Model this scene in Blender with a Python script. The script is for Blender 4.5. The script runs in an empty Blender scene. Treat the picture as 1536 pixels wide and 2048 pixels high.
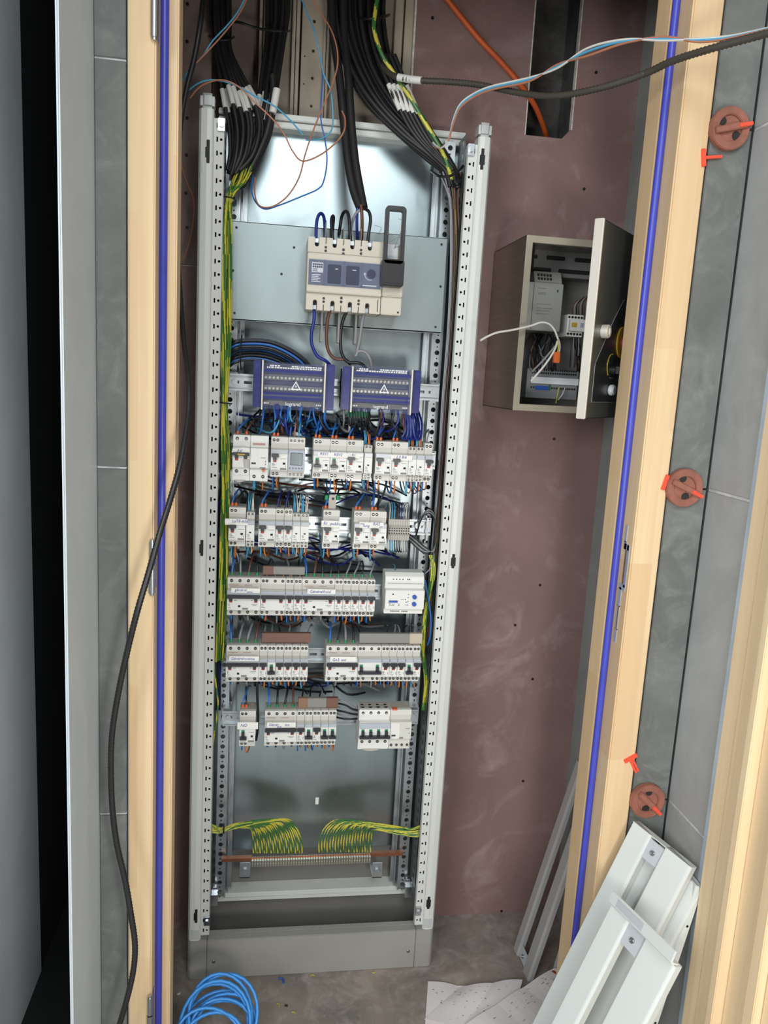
import bpy, bmesh, math, random
from mathutils import Vector, Matrix
random.seed(7)
D = bpy.data
S = bpy.context.scene
COL = S.collection
# ---------------------------------------------------------------- camera, sky, lights, exposure
CAM = Vector((-0.0172, -1.6289, 1.3953))
AX = ((0.98858, -0.14024, 0.05512), (0.02972, -0.17713, -0.98374), (0.14773, 0.97414, -0.17094))   # right, down, forward
FPX = 1563.96
cam = D.objects.new('camera', D.cameras.new('camera'))
cam.data.sensor_fit = 'VERTICAL'; cam.data.sensor_height = 36.0; cam.data.lens = FPX / 2048 * 36
cam.data.clip_start = 0.02
r_, d_, f_ = (Vector(a) for a in AX)
m3 = Matrix((r_, -d_, -f_)).transposed()
cam.matrix_world = Matrix.Translation(CAM) @ m3.to_4x4()
COL.objects.link(cam); S.camera = cam

W = D.worlds.new('world'); S.world = W; W.use_nodes = True
W.node_tree.nodes['Background'].inputs[0].default_value = (0.80, 0.90, 1.0, 1)
W.node_tree.nodes['Background'].inputs[1].default_value = 0.36

def area(name, loc, target, size, power, color):
    l = D.lights.new(name, 'AREA'); l.shape = 'DISK' if size < 0.6 else 'SQUARE'; l.size = size; l.energy = power; l.color = color
    o = D.objects.new(name, l); o.location = loc
    o.rotation_euler = (Vector(target) - Vector(loc)).to_track_quat('-Z', 'Y').to_euler(); COL.objects.link(o)
area('work_lamp', (0.36, -1.95, 0.92), (0.15, 0, 1.0), 0.30, 13, (1.0, 0.97, 0.93))
area('added_left_fill', (-1.15, -2.5, 1.75), (0.5, 0, 1.0), 1.0, 50, (0.95, 0.98, 1.0))  # unseen fill light added to brighten the right side wall
area('corridor_daylight', (0.15, -3.2, 2.95), (0.15, -0.9, 0.5), 1.2, 54, (0.92, 0.97, 1.0))
S.view_settings.view_transform = 'Standard'; S.view_settings.look = 'None'
S.view_settings.exposure = -0.30; S.view_settings.gamma = 1.0; S.view_settings.use_curve_mapping = False

def at(px, py, Y):
    a, b = (px - 768) / FPX, (py - 1024) / FPX
    d = Vector([a * AX[0][i] + b * AX[1][i] + AX[2][i] for i in range(3)])
    return CAM + d * ((Y - CAM.y) / d.y)

# ---------------------------------------------------------------- materials
def lin(c):
    return tuple(((v / 255) / 12.92 if v / 255 <= 0.04045 else ((v / 255 + 0.055) / 1.055) ** 2.4) for v in c) + (1,)
def nodes(name):
    m = D.materials.new(name); m.use_nodes = True
    t = m.node_tree; return m, t, t.nodes['Principled BSDF']
def setp(b, rough, metal=0, spec=0.5):
    b.inputs['Roughness'].default_value = rough; b.inputs['Metallic'].default_value = metal
    b.inputs['Specular IOR Level'].default_value = spec
def mat(name, rgb, rough=0.5, metal=0.0, var=0.0, scale=30, bump=0.0, spec=0.5, stretch=None, rvar=0.0):
    m, t, b = nodes(name); setp(b, rough, metal, spec)
    b.inputs['Base Color'].default_value = lin(rgb)
    if var or bump or rvar:
        tc = t.nodes.new('ShaderNodeTexCoord'); mp = t.nodes.new('ShaderNodeMapping')
        t.links.new(tc.outputs['Object'], mp.inputs[0])
        if stretch: mp.inputs['Scale'].default_value = stretch
        n = t.nodes.new('ShaderNodeTexNoise'); n.inputs['Scale'].default_value = scale; n.inputs['Detail'].default_value = 6
        t.links.new(mp.outputs[0], n.inputs['Vector'])
        if var:
            cr = t.nodes.new('ShaderNodeValToRGB'); cr.color_ramp.elements[0].position = 0.3; cr.color_ramp.elements[1].position = 0.7
            cr.color_ramp.elements[0].color = lin([max(0, v * (1 - var)) for v in rgb]); cr.color_ramp.elements[1].color = lin([min(255, v * (1 + var)) for v in rgb])
            t.links.new(n.outputs['Fac'], cr.inputs[0]); t.links.new(cr.outputs[0], b.inputs['Base Color'])
        if rvar:
            mr = t.nodes.new('ShaderNodeMapRange'); mr.inputs['To Min'].default_value = rough - rvar; mr.inputs['To Max'].default_value = rough + rvar
            t.links.new(n.outputs['Fac'], mr.inputs['Value']); t.links.new(mr.outputs[0], b.inputs['Roughness'])
        if bump:
            bp = t.nodes.new('ShaderNodeBump'); bp.inputs['Strength'].default_value = bump; bp.inputs['Distance'].default_value = 0.002
            t.links.new(n.outputs['Fac'], bp.inputs['Height']); t.links.new(bp.outputs[0], b.inputs['Normal'])
    return m
def blotch(name, base, light, dark, rough, sc=3.0, lo=0.55, hi=0.75, bump=0.15, amount=0.8):
    """a surface with worn or dusty blotches of its own"""
    m, t, b = nodes(name); setp(b, rough)
    tc = t.nodes.new('ShaderNodeTexCoord')
    def noise(s, det, dist=0.0):
        n = t.nodes.new('ShaderNodeTexNoise'); n.inputs['Scale'].default_value = s; n.inputs['Detail'].default_value = det
        n.inputs['Roughness'].default_value = 0.65; n.inputs['Distortion'].default_value = dist
        t.links.new(tc.outputs['Object'], n.inputs['Vector']); return n
    a, c, e = noise(sc, 8, 0.6), noise(sc * 9, 6), noise(sc * 2.3, 10, 1.2)
    r1 = t.nodes.new('ShaderNodeValToRGB'); r1.color_ramp.elements[0].position = 0.35; r1.color_ramp.elements[1].position = 0.65
    r1.color_ramp.elements[0].color = lin(dark); r1.color_ramp.elements[1].color = lin(base)
    t.links.new(a.outputs['Fac'], r1.inputs[0])
    r2 = t.nodes.new('ShaderNodeValToRGB'); r2.color_ramp.elements[0].position = lo; r2.color_ramp.elements[1].position = hi
    t.links.new(e.outputs['Fac'], r2.inputs[0])
    mu = t.nodes.new('ShaderNodeMath'); mu.operation = 'MULTIPLY'; t.links.new(r2.outputs[0], mu.inputs[0]); t.links.new(c.outputs['Fac'], mu.inputs[1])
    mu2 = t.nodes.new('ShaderNodeMath'); mu2.operation = 'MULTIPLY'; mu2.inputs[1].default_value = amount; t.links.new(mu.outputs[0], mu2.inputs[0])
    mx = t.nodes.new('ShaderNodeMixRGB'); t.links.new(mu2.outputs[0], mx.inputs[0]); t.links.new(r1.outputs[0], mx.inputs[1]); mx.inputs[2].default_value = lin(light)
    t.links.new(mx.outputs[0], b.inputs['Base Color'])
    bp = t.nodes.new('ShaderNodeBump'); bp.inputs['Strength'].default_value = bump; bp.inputs['Distance'].default_value = 0.003
    t.links.new(c.outputs['Fac'], bp.inputs['Height']); t.links.new(bp.outputs[0], b.inputs['Normal'])
    return m
def wood(name, c1, c2, c3, off=0.0):
    """pine glued from finger-jointed blocks: grain along Z, block tone steps along Z"""
    m, t, b = nodes(name); setp(b, 0.5, 0, 0.35)
    tc = t.nodes.new('ShaderNodeTexCoord')
    mp = t.nodes.new('ShaderNodeMapping'); mp.inputs['Scale'].default_value = (55, 55, 1.3); mp.inputs['Location'].default_value = (off, off * 2, off)
    t.links.new(tc.outputs['Object'], mp.inputs[0])
    n = t.nodes.new('ShaderNodeTexNoise'); n.inputs['Scale'].default_value = 1.6; n.inputs['Detail'].default_value = 5; n.inputs['Distortion'].default_value = 0.5
    t.links.new(mp.outputs[0], n.inputs['Vector'])
    cr = t.nodes.new('ShaderNodeValToRGB'); cr.color_ramp.elements[0].position = 0.3; cr.color_ramp.elements[1].position = 0.7
    cr.color_ramp.elements[0].color = lin(c2); cr.color_ramp.elements[1].color = lin(c1); t.links.new(n.outputs['Fac'], cr.inputs[0])
    sx = t.nodes.new('ShaderNodeSeparateXYZ'); t.links.new(tc.outputs['Object'], sx.inputs[0])
    ax = t.nodes.new('ShaderNodeMath'); ax.operation = 'MULTIPLY_ADD'; ax.inputs[1].default_value = 22; ax.inputs[2].default_value = off; t.links.new(sx.outputs['X'], ax.inputs[0])
    fx = t.nodes.new('ShaderNodeMath'); fx.operation = 'FLOOR'; t.links.new(ax.outputs[0], fx.inputs[0])
    az = t.nodes.new('ShaderNodeMath'); az.operation = 'MULTIPLY_ADD'; az.inputs[1].default_value = 2.6; t.links.new(sx.outputs['Z'], az.inputs[0])
    o2 = t.nodes.new('ShaderNodeMath'); o2.operation = 'MULTIPLY'; o2.inputs[1].default_value = 0.37; t.links.new(fx.outputs[0], o2.inputs[0]); t.links.new(o2.outputs[0], az.inputs[2])
    fz = t.nodes.new('ShaderNodeMath'); fz.operation = 'FLOOR'; t.links.new(az.outputs[0], fz.inputs[0])
    cb = t.nodes.new('ShaderNodeCombineXYZ'); t.links.new(fx.outputs[0], cb.inputs[0]); t.links.new(fz.outputs[0], cb.inputs[1])
    wn = t.nodes.new('ShaderNodeTexWhiteNoise'); t.links.new(cb.outputs[0], wn.inputs['Vector'])
    ml = t.nodes.new('ShaderNodeMath'); ml.operation = 'MULTIPLY'; ml.inputs[1].default_value = 0.75; t.links.new(wn.outputs['Value'], ml.inputs[0])
    mx = t.nodes.new('ShaderNodeMixRGB'); t.links.new(ml.outputs[0], mx.inputs[0]); t.links.new(cr.outputs[0], mx.inputs[1]); mx.inputs[2].default_value = lin(c3)
    t.links.new(mx.outputs[0], b.inputs['Base Color'])
    return m
def clear(name, rgb, alpha, rough=0.08):
    m, t, b = nodes(name); setp(b, rough); b.inputs['Base Color'].default_value = lin(rgb); b.inputs['Alpha'].default_value = alpha; return m

M = {}
M['pink'] = blotch('fire_plasterboard', (138, 110, 105), (186, 168, 166), (124, 98, 93), 0.75, 2.6, 0.53, 0.72, 0.08, 0.75)
M['pinkdull'] = blotch('dusty_plasterboard', (138, 120, 112), (180, 166, 158), (122, 104, 98), 0.8, 3.5, 0.55, 0.8, 0.08, 0.4)
M['cutedge'] = mat('plaster_core', (205, 196, 188), 0.9, 0, 0.12, 80, 0.3)
M['rough_dark'] = blotch('raw_concrete', (92, 90, 88), (130, 128, 124), (60, 58, 56), 0.9, 14, 0.5, 0.8, 0.9, 0.5)
M['tile'] = blotch('concrete_look_tile', (172, 174, 172), (206, 208, 206), (154, 156, 155), 0.5, 4.5, 0.5, 0.75, 0.05, 0.45)
M['tiledark'] = blotch('dark_concrete_tile', (118, 120, 115), (176, 178, 172), (98, 100, 97), 0.55, 6, 0.5, 0.75, 0.06, 0.5)
M['plaster'] = blotch('smooth_plaster', (210, 219, 223), (230, 235, 236), (198, 207, 211), 0.42, 3.0, 0.55, 0.8, 0.03, 0.5)
M['panelgrey'] = mat('grey_wall_panel', (226, 228, 230), 0.30, 0, 0.04, 4, 0.02)
M['greywall'] = blotch('grey_rendered_wall', (150, 153, 151), (184, 186, 184), (134, 137, 135), 0.6, 4, 0.52, 0.8, 0.06, 0.6)
M['floor'] = blotch('concrete_floor', (150, 138, 126), (192, 186, 178), (112, 106, 100), 0.7, 6.0, 0.48, 0.7, 0.3, 0.75)
M['addedfloor'] = blotch('added_pale_floor', (226, 228, 226), (240, 240, 238), (210, 212, 210), 0.7, 3.0)
M['addedwall'] = mat('added_dark_wall', (34, 38, 40), 0.7)
M['black'] = mat('black_backing_shade', (14, 15, 16), 0.8)  # tile backing and wall core; also paints the shade in the left gap
M['wood'] = wood('pine_jamb', (230, 204, 164), (220, 190, 148), (214, 180, 138))
M['wood2'] = wood('pine_casing', (238, 218, 180), (228, 202, 162), (232, 198, 158), 3.3)
M['woodline'] = mat('wood_seam', (120, 92, 62), 0.7)
M['gasket'] = mat('blue_rubber_seal', (66, 72, 178), 0.35, 0, 0.03, 20)
M['grout'] = mat('light_grout', (196, 198, 196), 0.8, 0, 0.1, 60)
M['tape'] = mat('pale_blue_tape', (188, 204, 218), 0.45, 0, 0.05, 14)
M['cabgrey'] = mat('cabinet_light_grey', (206, 208, 202), 0.38, 0, 0.015, 5)
M['capgrey'] = mat('cap_grey_plastic', (186, 188, 186), 0.4)
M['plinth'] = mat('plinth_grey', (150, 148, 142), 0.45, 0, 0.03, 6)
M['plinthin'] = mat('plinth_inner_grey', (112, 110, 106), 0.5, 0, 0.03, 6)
M['zinc'] = mat('galvanised_steel', (154, 166, 168), 0.30, 0.97, 0.06, 9, 0.03, 0.5, (1, 1, 0.6), 0.08)
M['zincplate'] = mat('zinc_mounting_plate', (142, 152, 152), 0.42, 0.75, 0.05, 7, 0.02, 0.5, (1, 1, 0.6), 0.06)
M['rail'] = mat('rail_steel', (178, 184, 186), 0.34, 0.85, 0.05, 20)
M['darkrail'] = mat('dull_rail_steel', (120, 126, 128), 0.42, 0.8, 0.05, 20)
M['hole'] = mat('plug_black', (16, 16, 17), 0.6)
M['screw'] = mat('bright_screw', (190, 194, 196), 0.25, 1.0)
M['brass'] = mat('terminal_metal', (190, 190, 176), 0.3, 0.9)
M['copper'] = mat('copper_bar', (150, 100, 76), 0.38, 0.8, 0.08, 30)
M['dev'] = mat('device_light_grey', (206, 204, 196), 0.42)
M['devwhite'] = mat('device_white', (222, 222, 216), 0.4)
M['devcap'] = mat('device_top_grey', (176, 172, 162), 0.5)
M['tog'] = mat('toggle_black', (44, 44, 50), 0.35)
M['red'] = mat('red_flag', (158, 56, 44), 0.4)
M['green'] = mat('green_flag', (30, 130, 84), 0.4)
M['scr'] = mat('terminal_dark', (42, 40, 38), 0.5)
M['holder'] = mat('label_holder', (176, 182, 188), 0.25)
M['print'] = mat('grey_print', (128, 126, 122), 0.6)
M['printred'] = mat('pink_print', (176, 130, 120), 0.6)
M['paper'] = mat('white_paper', (232, 230, 222), 0.8)
M['paper2'] = mat('matte_leaflet', (222, 216, 214), 0.75, 0, 0.02, 4)
M['ink'] = mat('blue_ink', (52, 50, 150), 0.6)
M['mccb'] = mat('cream_moulding', (198, 191, 176), 0.45)
M['clearblue'] = clear('smoked_window', (110, 124, 170), 0.10)
M['win'] = mat('window_dark', (108, 112, 122), 0.3)
M['whiteprint'] = mat('white_print', (228, 230, 232), 0.5)
M['distblue'] = mat('blue_block', (46, 52, 112), 0.25, 0, 0.05, 40)
M['distbed'] = mat('block_bed', (84, 86, 98), 0.4)
M['distbar'] = mat('terminal_bar', (112, 110, 98), 0.4, 0.4)
M['distband'] = clear('blue_band', (66, 72, 140), 0.6, 0.15)
M['distclear'] = clear('clear_blue_cover', (130, 140, 190), 0.10, 0.06)
M['cream'] = mat('cream_rib', (214, 210, 196), 0.4)
M['blackp'] = mat('black_plastic', (28, 27, 28), 0.38)
M['sheath'] = mat('black_sheath', (34, 32, 33), 0.5)
M['blue'] = mat('blue_wire', (40, 104, 180), 0.4)
M['dblue'] = mat('dark_blue_wire', (30, 44, 128), 0.4)
M['lblue'] = mat('light_blue_wire', (76, 158, 196), 0.4)
M['orange'] = mat('orange_wire', (206, 120, 56), 0.4)
M['brown'] = mat('brown_wire', (96, 58, 46), 0.45)
M['brownl'] = mat('light_brown_wire', (170, 112, 84), 0.45)
M['blackw'] = mat('black_wire', (26, 26, 30), 0.42)
M['greyw'] = mat('grey_wire', (132, 132, 134), 0.45)
M['whitew'] = mat('white_wire', (206, 202, 192), 0.45)
M['yel'] = mat('earth_yellow', (194, 186, 60), 0.4)
M['grn'] = mat('earth_green', (54, 108, 50), 0.4)
M['gtop'] = mat('green_ferrule', (24, 142, 88), 0.4)
M['ofer'] = mat('orange_ferrule', (214, 104, 52), 0.4)
M['conduit'] = mat('orange_conduit', (190, 84, 36), 0.5)
M['bluecable'] = mat('bright_blue_cable', (56, 140, 214), 0.35)
M['sleeve'] = mat('white_sleeve', (214, 212, 206), 0.55)
M['steel'] = mat('brushed_stainless', (176, 170, 156), 0.3, 0.9, 0.05, 8, 0.0, 0.5, (1, 1, 20))
M['steellit'] = mat('stainless_lit', (222, 216, 204), 0.3, 0.45)  # stainless lightened so the door edge looks lit; also the lock
M['steelmid'] = mat('flange_stainless', (178, 170, 152), 0.3, 0.6, 0.04, 12)
M['zincmatte'] = mat('zinc_strike', (172, 180, 188), 0.4, 0.3)
M['conduitgrey'] = mat('grey_brown_conduit', (66, 62, 54), 0.5)
M['steelshade'] = mat('stainless_dark_reflection', (104, 106, 104), 0.36, 0.7, 0.03, 8)  # stainless darkened to paint the dark closet's reflection on the door leaf
M['film'] = mat('black_film', (34, 35, 36), 0.3)
M['ctrl'] = mat('controller_grey', (150, 150, 144), 0.5)
M['ctrld'] = mat('controller_dark_grey', (128, 130, 132), 0.5)
M['duct'] = mat('grey_duct', (112, 112, 110), 0.6)
M['yellow'] = mat('yellow_disc', (196, 160, 48), 0.45)
M['clipbrown'] = mat('clip_brown', (150, 96, 80), 0.5, 0, 0.1, 40)
M['clipred'] = mat('clip_orange', (238, 88, 62), 0.4)
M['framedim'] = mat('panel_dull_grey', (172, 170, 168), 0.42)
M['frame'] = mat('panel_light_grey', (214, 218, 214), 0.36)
M['framein'] = mat('panel_inner_grey', (190, 194, 198), 0.4)
M['tray'] = mat('cream_tray', (178, 166, 148), 0.5, 0, 0.04, 12)
M['bluebadge'] = mat('blue_badge', (44, 84, 170), 0.4)
M['lcd'] = mat('grey_lcd', (104, 120, 122), 0.2)
M['timer'] = mat('timer_grey', (160, 170, 184), 0.35)
M['greybar'] = mat('busbar_grey', (128, 126, 120), 0.5)
M['tanbar'] = mat('busbar_tan', (132, 98, 72), 0.5)
M['brownbar'] = mat('busbar_brown', (108, 70, 56), 0.5)

# ---------------------------------------------------------------- mesh helpers
class MB:
    def __init__(s): s.v = []; s.f = []; s.m = []
    def add(s, vs, fs, mi=0):
        o = len(s.v); s.v += [tuple(p) for p in vs]; s.f += [tuple(i + o for i in f) for f in fs]; s.m += [mi] * len(fs); return s
    def box(s, x0, x1, y0, y1, z0, z1, mi=0):
        vs = [(x, y, z) for x in (x0, x1) for y in (y0, y1) for z in (z0, z1)]
        return s.add(vs, [(0, 1, 3, 2), (4, 6, 7, 5), (0, 4, 5, 1), (2, 3, 7, 6), (0, 2, 6, 4), (1, 5, 7, 3)], mi)
    def prism(s, poly, a, b, axis='x', mi=0):
        """poly: 2D points in the other two axes, extruded from a to b along axis"""
        mk = {'x': lambda t, p: (t, p[0], p[1]), 'y': lambda t, p: (p[0], t, p[1]), 'z': lambda t, p: (p[0], p[1], t)}[axis]
        n = len(poly); vs = [mk(a, p) for p in poly] + [mk(b, p) for p in poly]
        return s.add(vs, [tuple(range(n))[::-1], tuple(range(n, 2 * n))] + [(i, (i + 1) % n, n + (i + 1) % n, n + i) for i in range(n)], mi)
    def cyl(s, c, r, h, axis='y', n=14, mi=0, r2=None):
        """cylinder from c along +axis for h"""
        r2 = r if r2 is None else r2; vs = []
        for k, rr in ((0, r), (h, r2)):
            for i in range(n):
                a = 2 * math.pi * i / n; u, w = rr * math.cos(a), rr * math.sin(a)
                vs.append({'x': (c[0] + k, c[1] + u, c[2] + w), 'y': (c[0] + u, c[1] + k, c[2] + w), 'z': (c[0] + u, c[1] + w, c[2] + k)}[axis])
        return s.add(vs, [tuple(range(n))[::-1], tuple(range(n, 2 * n))] + [(i, (i + 1) % n, n + (i + 1) % n, n + i) for i in range(n)], mi)
    def ring(s, c, r, rt, axis='y', n=28, k=8, a0=0, a1=2 * math.pi, mi=0):
        path = []
        full = abs(a1 - a0 - 2 * math.pi) < 1e-6
        for i in range(n + (0 if full else 1)):
            a = a0 + (a1 - a0) * i / n; u, w = r * math.cos(a), r * math.sin(a)
            path.append({'y': (c[0] + u, c[1], c[2] + w), 'x': (c[0], c[1] + u, c[2] + w), 'z': (c[0] + u, c[1] + w, c[2])}[axis])
        return s.tube(path, rt, k, mi, closed=full)
    def tube(s, pts, r, n=8, mi=0, closed=False, ridge=0.0, two=None):
        P = [Vector(p) for p in pts]; N = len(P); vs = []; up = None
        for i, p in enumerate(P):
            t = ((P[(i + 1) % N] - P[i - 1]) if closed else (P[min(i + 1, N - 1)] - P[max(i - 1, 0)])).normalized()
            if up is None:
                up = t.orthogonal().normalized()
            up = (up - t * up.dot(t)).normalized() if (up - t * up.dot(t)).length > 1e-6 else t.orthogonal().normalized()
            b = t.cross(up); rr = r * (1 - ridge * (i % 2))
            for k in range(n):
                a = 2 * math.pi * k / n; vs.append(p + up * (math.cos(a) * rr) + b * (math.sin(a) * rr))
        fs, ms = [], []
        for i in range(N if closed else N - 1):
            j = (i + 1) % N
            for k in range(n):
                fs.append((i * n + k, i * n + (k + 1) % n, j * n + (k + 1) % n, j * n + k))
                ms.append(mi if two is None else (mi if ((k + i * two[1] + two[2]) % n) < n * 0.5 else two[0]))
        if not closed:
            fs += [tuple(range(n))[::-1], tuple((N - 1) * n + k for k in range(n))]; ms += [mi, mi]
        o = len(s.v); s.v += [tuple(v) for v in vs]; s.f += [tuple(i + o for i in f) for f in fs]; s.m += ms; return s
    def perf(s, mp, cols, v0, pitch, n, t=0.0016, mi=0):
        """perforated strip: real holes. cols: (ua, ub, kind, a, b); mp maps (u, v, w) to a point"""
        for ua, ub, kind, a, b in cols:
            uc = (ua + ub) / 2
            for k in range(n):
                va, vb = v0 + k * pitch, v0 + (k + 1) * pitch; vc = (va + vb) / 2
                out = [(ua, va), (uc, va), (ub, va), (ub, vc), (ub, vb), (uc, vb), (ua, vb), (ua, vc)]
                if kind == 'rect': inn = [(uc - a, vc - b), (uc, vc - b), (uc + a, vc - b), (uc + a, vc), (uc + a, vc + b), (uc, vc + b), (uc - a, vc + b), (uc - a, vc)]
                elif kind == 'round': inn = [(uc + a * math.cos(math.radians(g)), vc + a * math.sin(math.radians(g))) for g in (225, 270, 315, 0, 45, 90, 135, 180)]
                else:
                    s.add([mp(*p, 0) for p in (out[0], out[2], out[4], out[6])], [(0, 1, 2, 3)], mi); continue
                vs = [mp(*p, 0) for p in out] + [mp(*p, 0) for p in inn] + [mp(*p, t) for p in inn] + [mp(*p, t) for p in out]
                fs = []
                for i in range(8):
                    j = (i + 1) % 8
                    fs += [(i, j, 8 + j, 8 + i), (8 + i, 8 + j, 16 + j, 16 + i), (16 + i, 16 + j, 24 + j, 24 + i)]
                s.add(vs, fs, mi)
        return s
    def build(s, name, mats, parent=None, bevel=0.0, smooth=False, seg=2):
        me = D.meshes.new(name); me.from_pydata(s.v, [], s.f)
        if not isinstance(mats, (list, tuple)): mats = [mats]
        for m in mats: me.materials.append(M[m] if isinstance(m, str) else m)
        for p, mi in zip(me.polygons, s.m): p.material_index = mi
        bm = bmesh.new(); bm.from_mesh(me)
        bmesh.ops.recalc_face_normals(bm, faces=bm.faces)
        if bevel:
            ed = [e for e in bm.edges if len(e.link_faces) == 2 and e.calc_face_angle(0) > 0.6]
            bmesh.ops.bevel(bm, geom=ed, offset=bevel, segments=seg, affect='EDGES', clamp_overlap=True)
        bm.to_mesh(me); bm.free()
        if smooth:
            for p in me.polygons: p.use_smooth = True
            try: me.set_sharp_from_angle(angle=math.radians(42))
            except Exception: pass
        o = D.objects.new(name, me); COL.objects.link(o)
        if parent is not None: o.parent = parent
        return o
def tag(o, label, cat, group=None, kind=None):
    if label: o['label'] = label
    if cat: o['category'] = cat
    if group: o['group'] = group
    if kind: o['kind'] = kind
    return o
def thing(name, label, cat, loc=(0, 0, 0), group=None):
    o = D.objects.new(name, None); o.location = loc; o.empty_display_size = 0.02; COL.objects.link(o); return tag(o, label, cat, group)
def struct(o, label=None, cat=None):
    o['kind'] = 'structure'
    return tag(o, label, cat)
def spline(pts, sub=6):
    P = [Vector(p) for p in pts]
    if len(P) < 3: return P
    out = []
    for i in range(len(P) - 1):
        p0, p1, p2, p3 = P[max(i - 1, 0)], P[i], P[i + 1], P[min(i + 2, len(P) - 1)]
        for k in range(sub):
            t = k / sub
            out.append(0.5 * ((2 * p1) + (p2 - p0) * t + (2 * p0 - 5 * p1 + 4 * p2 - p3) * t * t + (3 * p1 - p0 - 3 * p2 + p3) * t ** 3))
    out.append(P[-1]); return out
def text_mesh(name, txt, size, m, parent, loc, shear=0.0, depth=0.00025, align='LEFT', rot=0.0, face='-y'):
    c = D.curves.new(name, 'FONT'); c.body = txt; c.size = size; c.shear = shear; c.align_x = align; c.extrude = depth; c.resolution_u = 3
    o = D.objects.new(name, c); COL.objects.link(o)
    dg = bpy.context.evaluated_depsgraph_get(); dg.update()
    me = D.meshes.new_from_object(o.evaluated_get(dg)); COL.objects.unlink(o); D.objects.remove(o); D.curves.remove(c)
    cr, sr = math.cos(rot), math.sin(rot)
    for v in me.vertices:
        x, y, z = v.co; x, y = x * cr - y * sr, x * sr + y * cr
        v.co = (x, -z, y)
    me.materials.clear(); me.materials.append(M[m])
    ob = D.objects.new(name, me); ob.location = loc; ob.parent = parent; COL.objects.link(ob); return ob
def wire(name, pts, r, m, label, cat, group, parent=None, n=7, sub=6, smooth_path=True, ridge=0.0, two=None):
    path = spline(pts, sub) if smooth_path else pts
    if ridge:   # resample finely for a corrugated tube
        L = [0]
        for a, b in zip(path, path[1:]): L.append(L[-1] + (b - a).length)
        step = r * 0.55; q, i, k = [], 0, 0.0
        while k < L[-1]:
            while L[i + 1] < k: i += 1
            q.append(path[i].lerp(path[i + 1], (k - L[i]) / max(L[i + 1] - L[i], 1e-9))); k += step
        path = q
    o = MB().tube(path, r, n, 0, ridge=ridge, two=two).build(name, m, parent, smooth=True)
    return tag(o, label, cat, group)
TANGLE = {'mb': MB(), 'mats': []}
def tangle(pts, r, m, n=6, sub=4):
    if m not in TANGLE['mats']: TANGLE['mats'].append(m)
    TANGLE['mb'].tube(spline(pts, sub), r, n, TANGLE['mats'].index(m))
def PX(pts): return [at(*p) for p in pts]

# ================================================================= THE SETTING
TOP = 2.75
struct(MB().box(-2.2, 2.2, -4.2, 0.9, -0.1, 0.0).build('floor', 'floor'), 'dusty grey concrete floor with paint flecks', 'floor')
struct(MB().box(-2.2, 2.2, -4.2, -0.62, 0.0, 0.004).build('floor_added', 'addedfloor'), 'unseen pale floor added for the back sheet to reflect', 'floor')  # invented floor outside the view, gives the metal something pale to reflect
# back wall of the closet: pink fire board, one sheet with a cut-out, an upper bay left open behind the cables
YB = 0.175
xe = 0.266; hx0, hx1, hz = 0.527, 0.632, 1.942
b = MB()
b.box(-0.34, xe, YB, YB + 0.014, 0.0, 1.607)
b.box(xe, hx0, YB, YB + 0.014, 0.0, TOP); b.box(hx1, 0.80, YB, YB + 0.014, 0.0, TOP)
b.prism([(hx0, 0), (hx1, 0), (hx1, hz + 0.022), (hx1 - 0.02, hz), (hx0, hz)], YB, YB + 0.014, 'y')
struct(b.build('wall_back', 'pink'), 'pink fire-rated plasterboard back wall with scuff marks', 'wall')
wb = D.objects['wall_back']
b = MB()
b.box(xe - 0.004, xe, YB - 0.001, YB + 0.013, 1.607, TOP)
b.box(-0.34, xe, YB + 0.001, YB + 0.013, 1.607, 1.6085)
b.box(hx1 - 0.0005, hx1 + 0.002, YB - 0.001, YB + 0.013, hz + 0.02, TOP); b.box(hx0 - 0.002, hx0 + 0.0005, YB - 0.001, YB + 0.013, hz, TOP)
struct(b.build('cut_edge', 'cutedge', wb))
b = MB()
for p in ((1108, 878), (1080, 1170), (1065, 1358), (1046, 1562), (1003, 1822), (1192, 145), (1168, 378), (865, 36), (350, 718), (352, 968), (348, 1163), (346, 1322), (342, 1520), (925, 900), (1030, 1250)):
    v = at(*p, YB); b.cyl((v.x, YB - 0.0012, v.z), 0.0034, 0.0014, 'y', 12)
struct(b.build('fixing_screw', 'hole', wb))
b = MB().box(-0.34, xe, YB + 0.05, YB + 0.062, 1.55, TOP)
b.box(-0.34, -0.16, YB + 0.006, YB + 0.05, 1.61, TOP); b.box(-0.14, -0.075, YB + 0.03, YB + 0.05, 1.61, TOP)
o = struct(b.build('wall_upper', 'pinkdull'), 'dull brownish plasterboard bay behind the cable bundles', 'wall')
b = MB()
for p in ((375, 8), (374, 83), (374, 236), (373, 310), (372, 386), (374, 455)):
    v = at(*p, YB + 0.005); b.cyl((v.x, YB + 0.0042, v.z), 0.0034, 0.002, 'y', 12)
struct(b.build('fixing_screw', 'hole', o))
b = MB().box(0.3, 0.9, 0.30, 0.33, 1.5, TOP); b.box(hx0 - 0.03, hx0 - 0.002, YB + 0.014, 0.3, 1.9, TOP); b.box(hx1 + 0.012, hx1 + 0.04, YB + 0.014, 0.3, 1.9, TOP); b.box(hx0 - 0.02, hx1 + 0.03, YB + 0.014, 0.3, 1.88, 1.915)
struct(b.build('wall_cavity', 'rough_dark'), 'rough dark concrete seen through the cut-out in the pink board', 'wall')
struct(MB().box(-0.32, 0.8, -0.3, 0.35, TOP, TOP + 0.05).build('ceiling', 'pinkdull'), 'unseen plasterboard ceiling added to darken the top of the electrical closet', 'ceiling')  # out of view, added to darken the closet top
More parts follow.
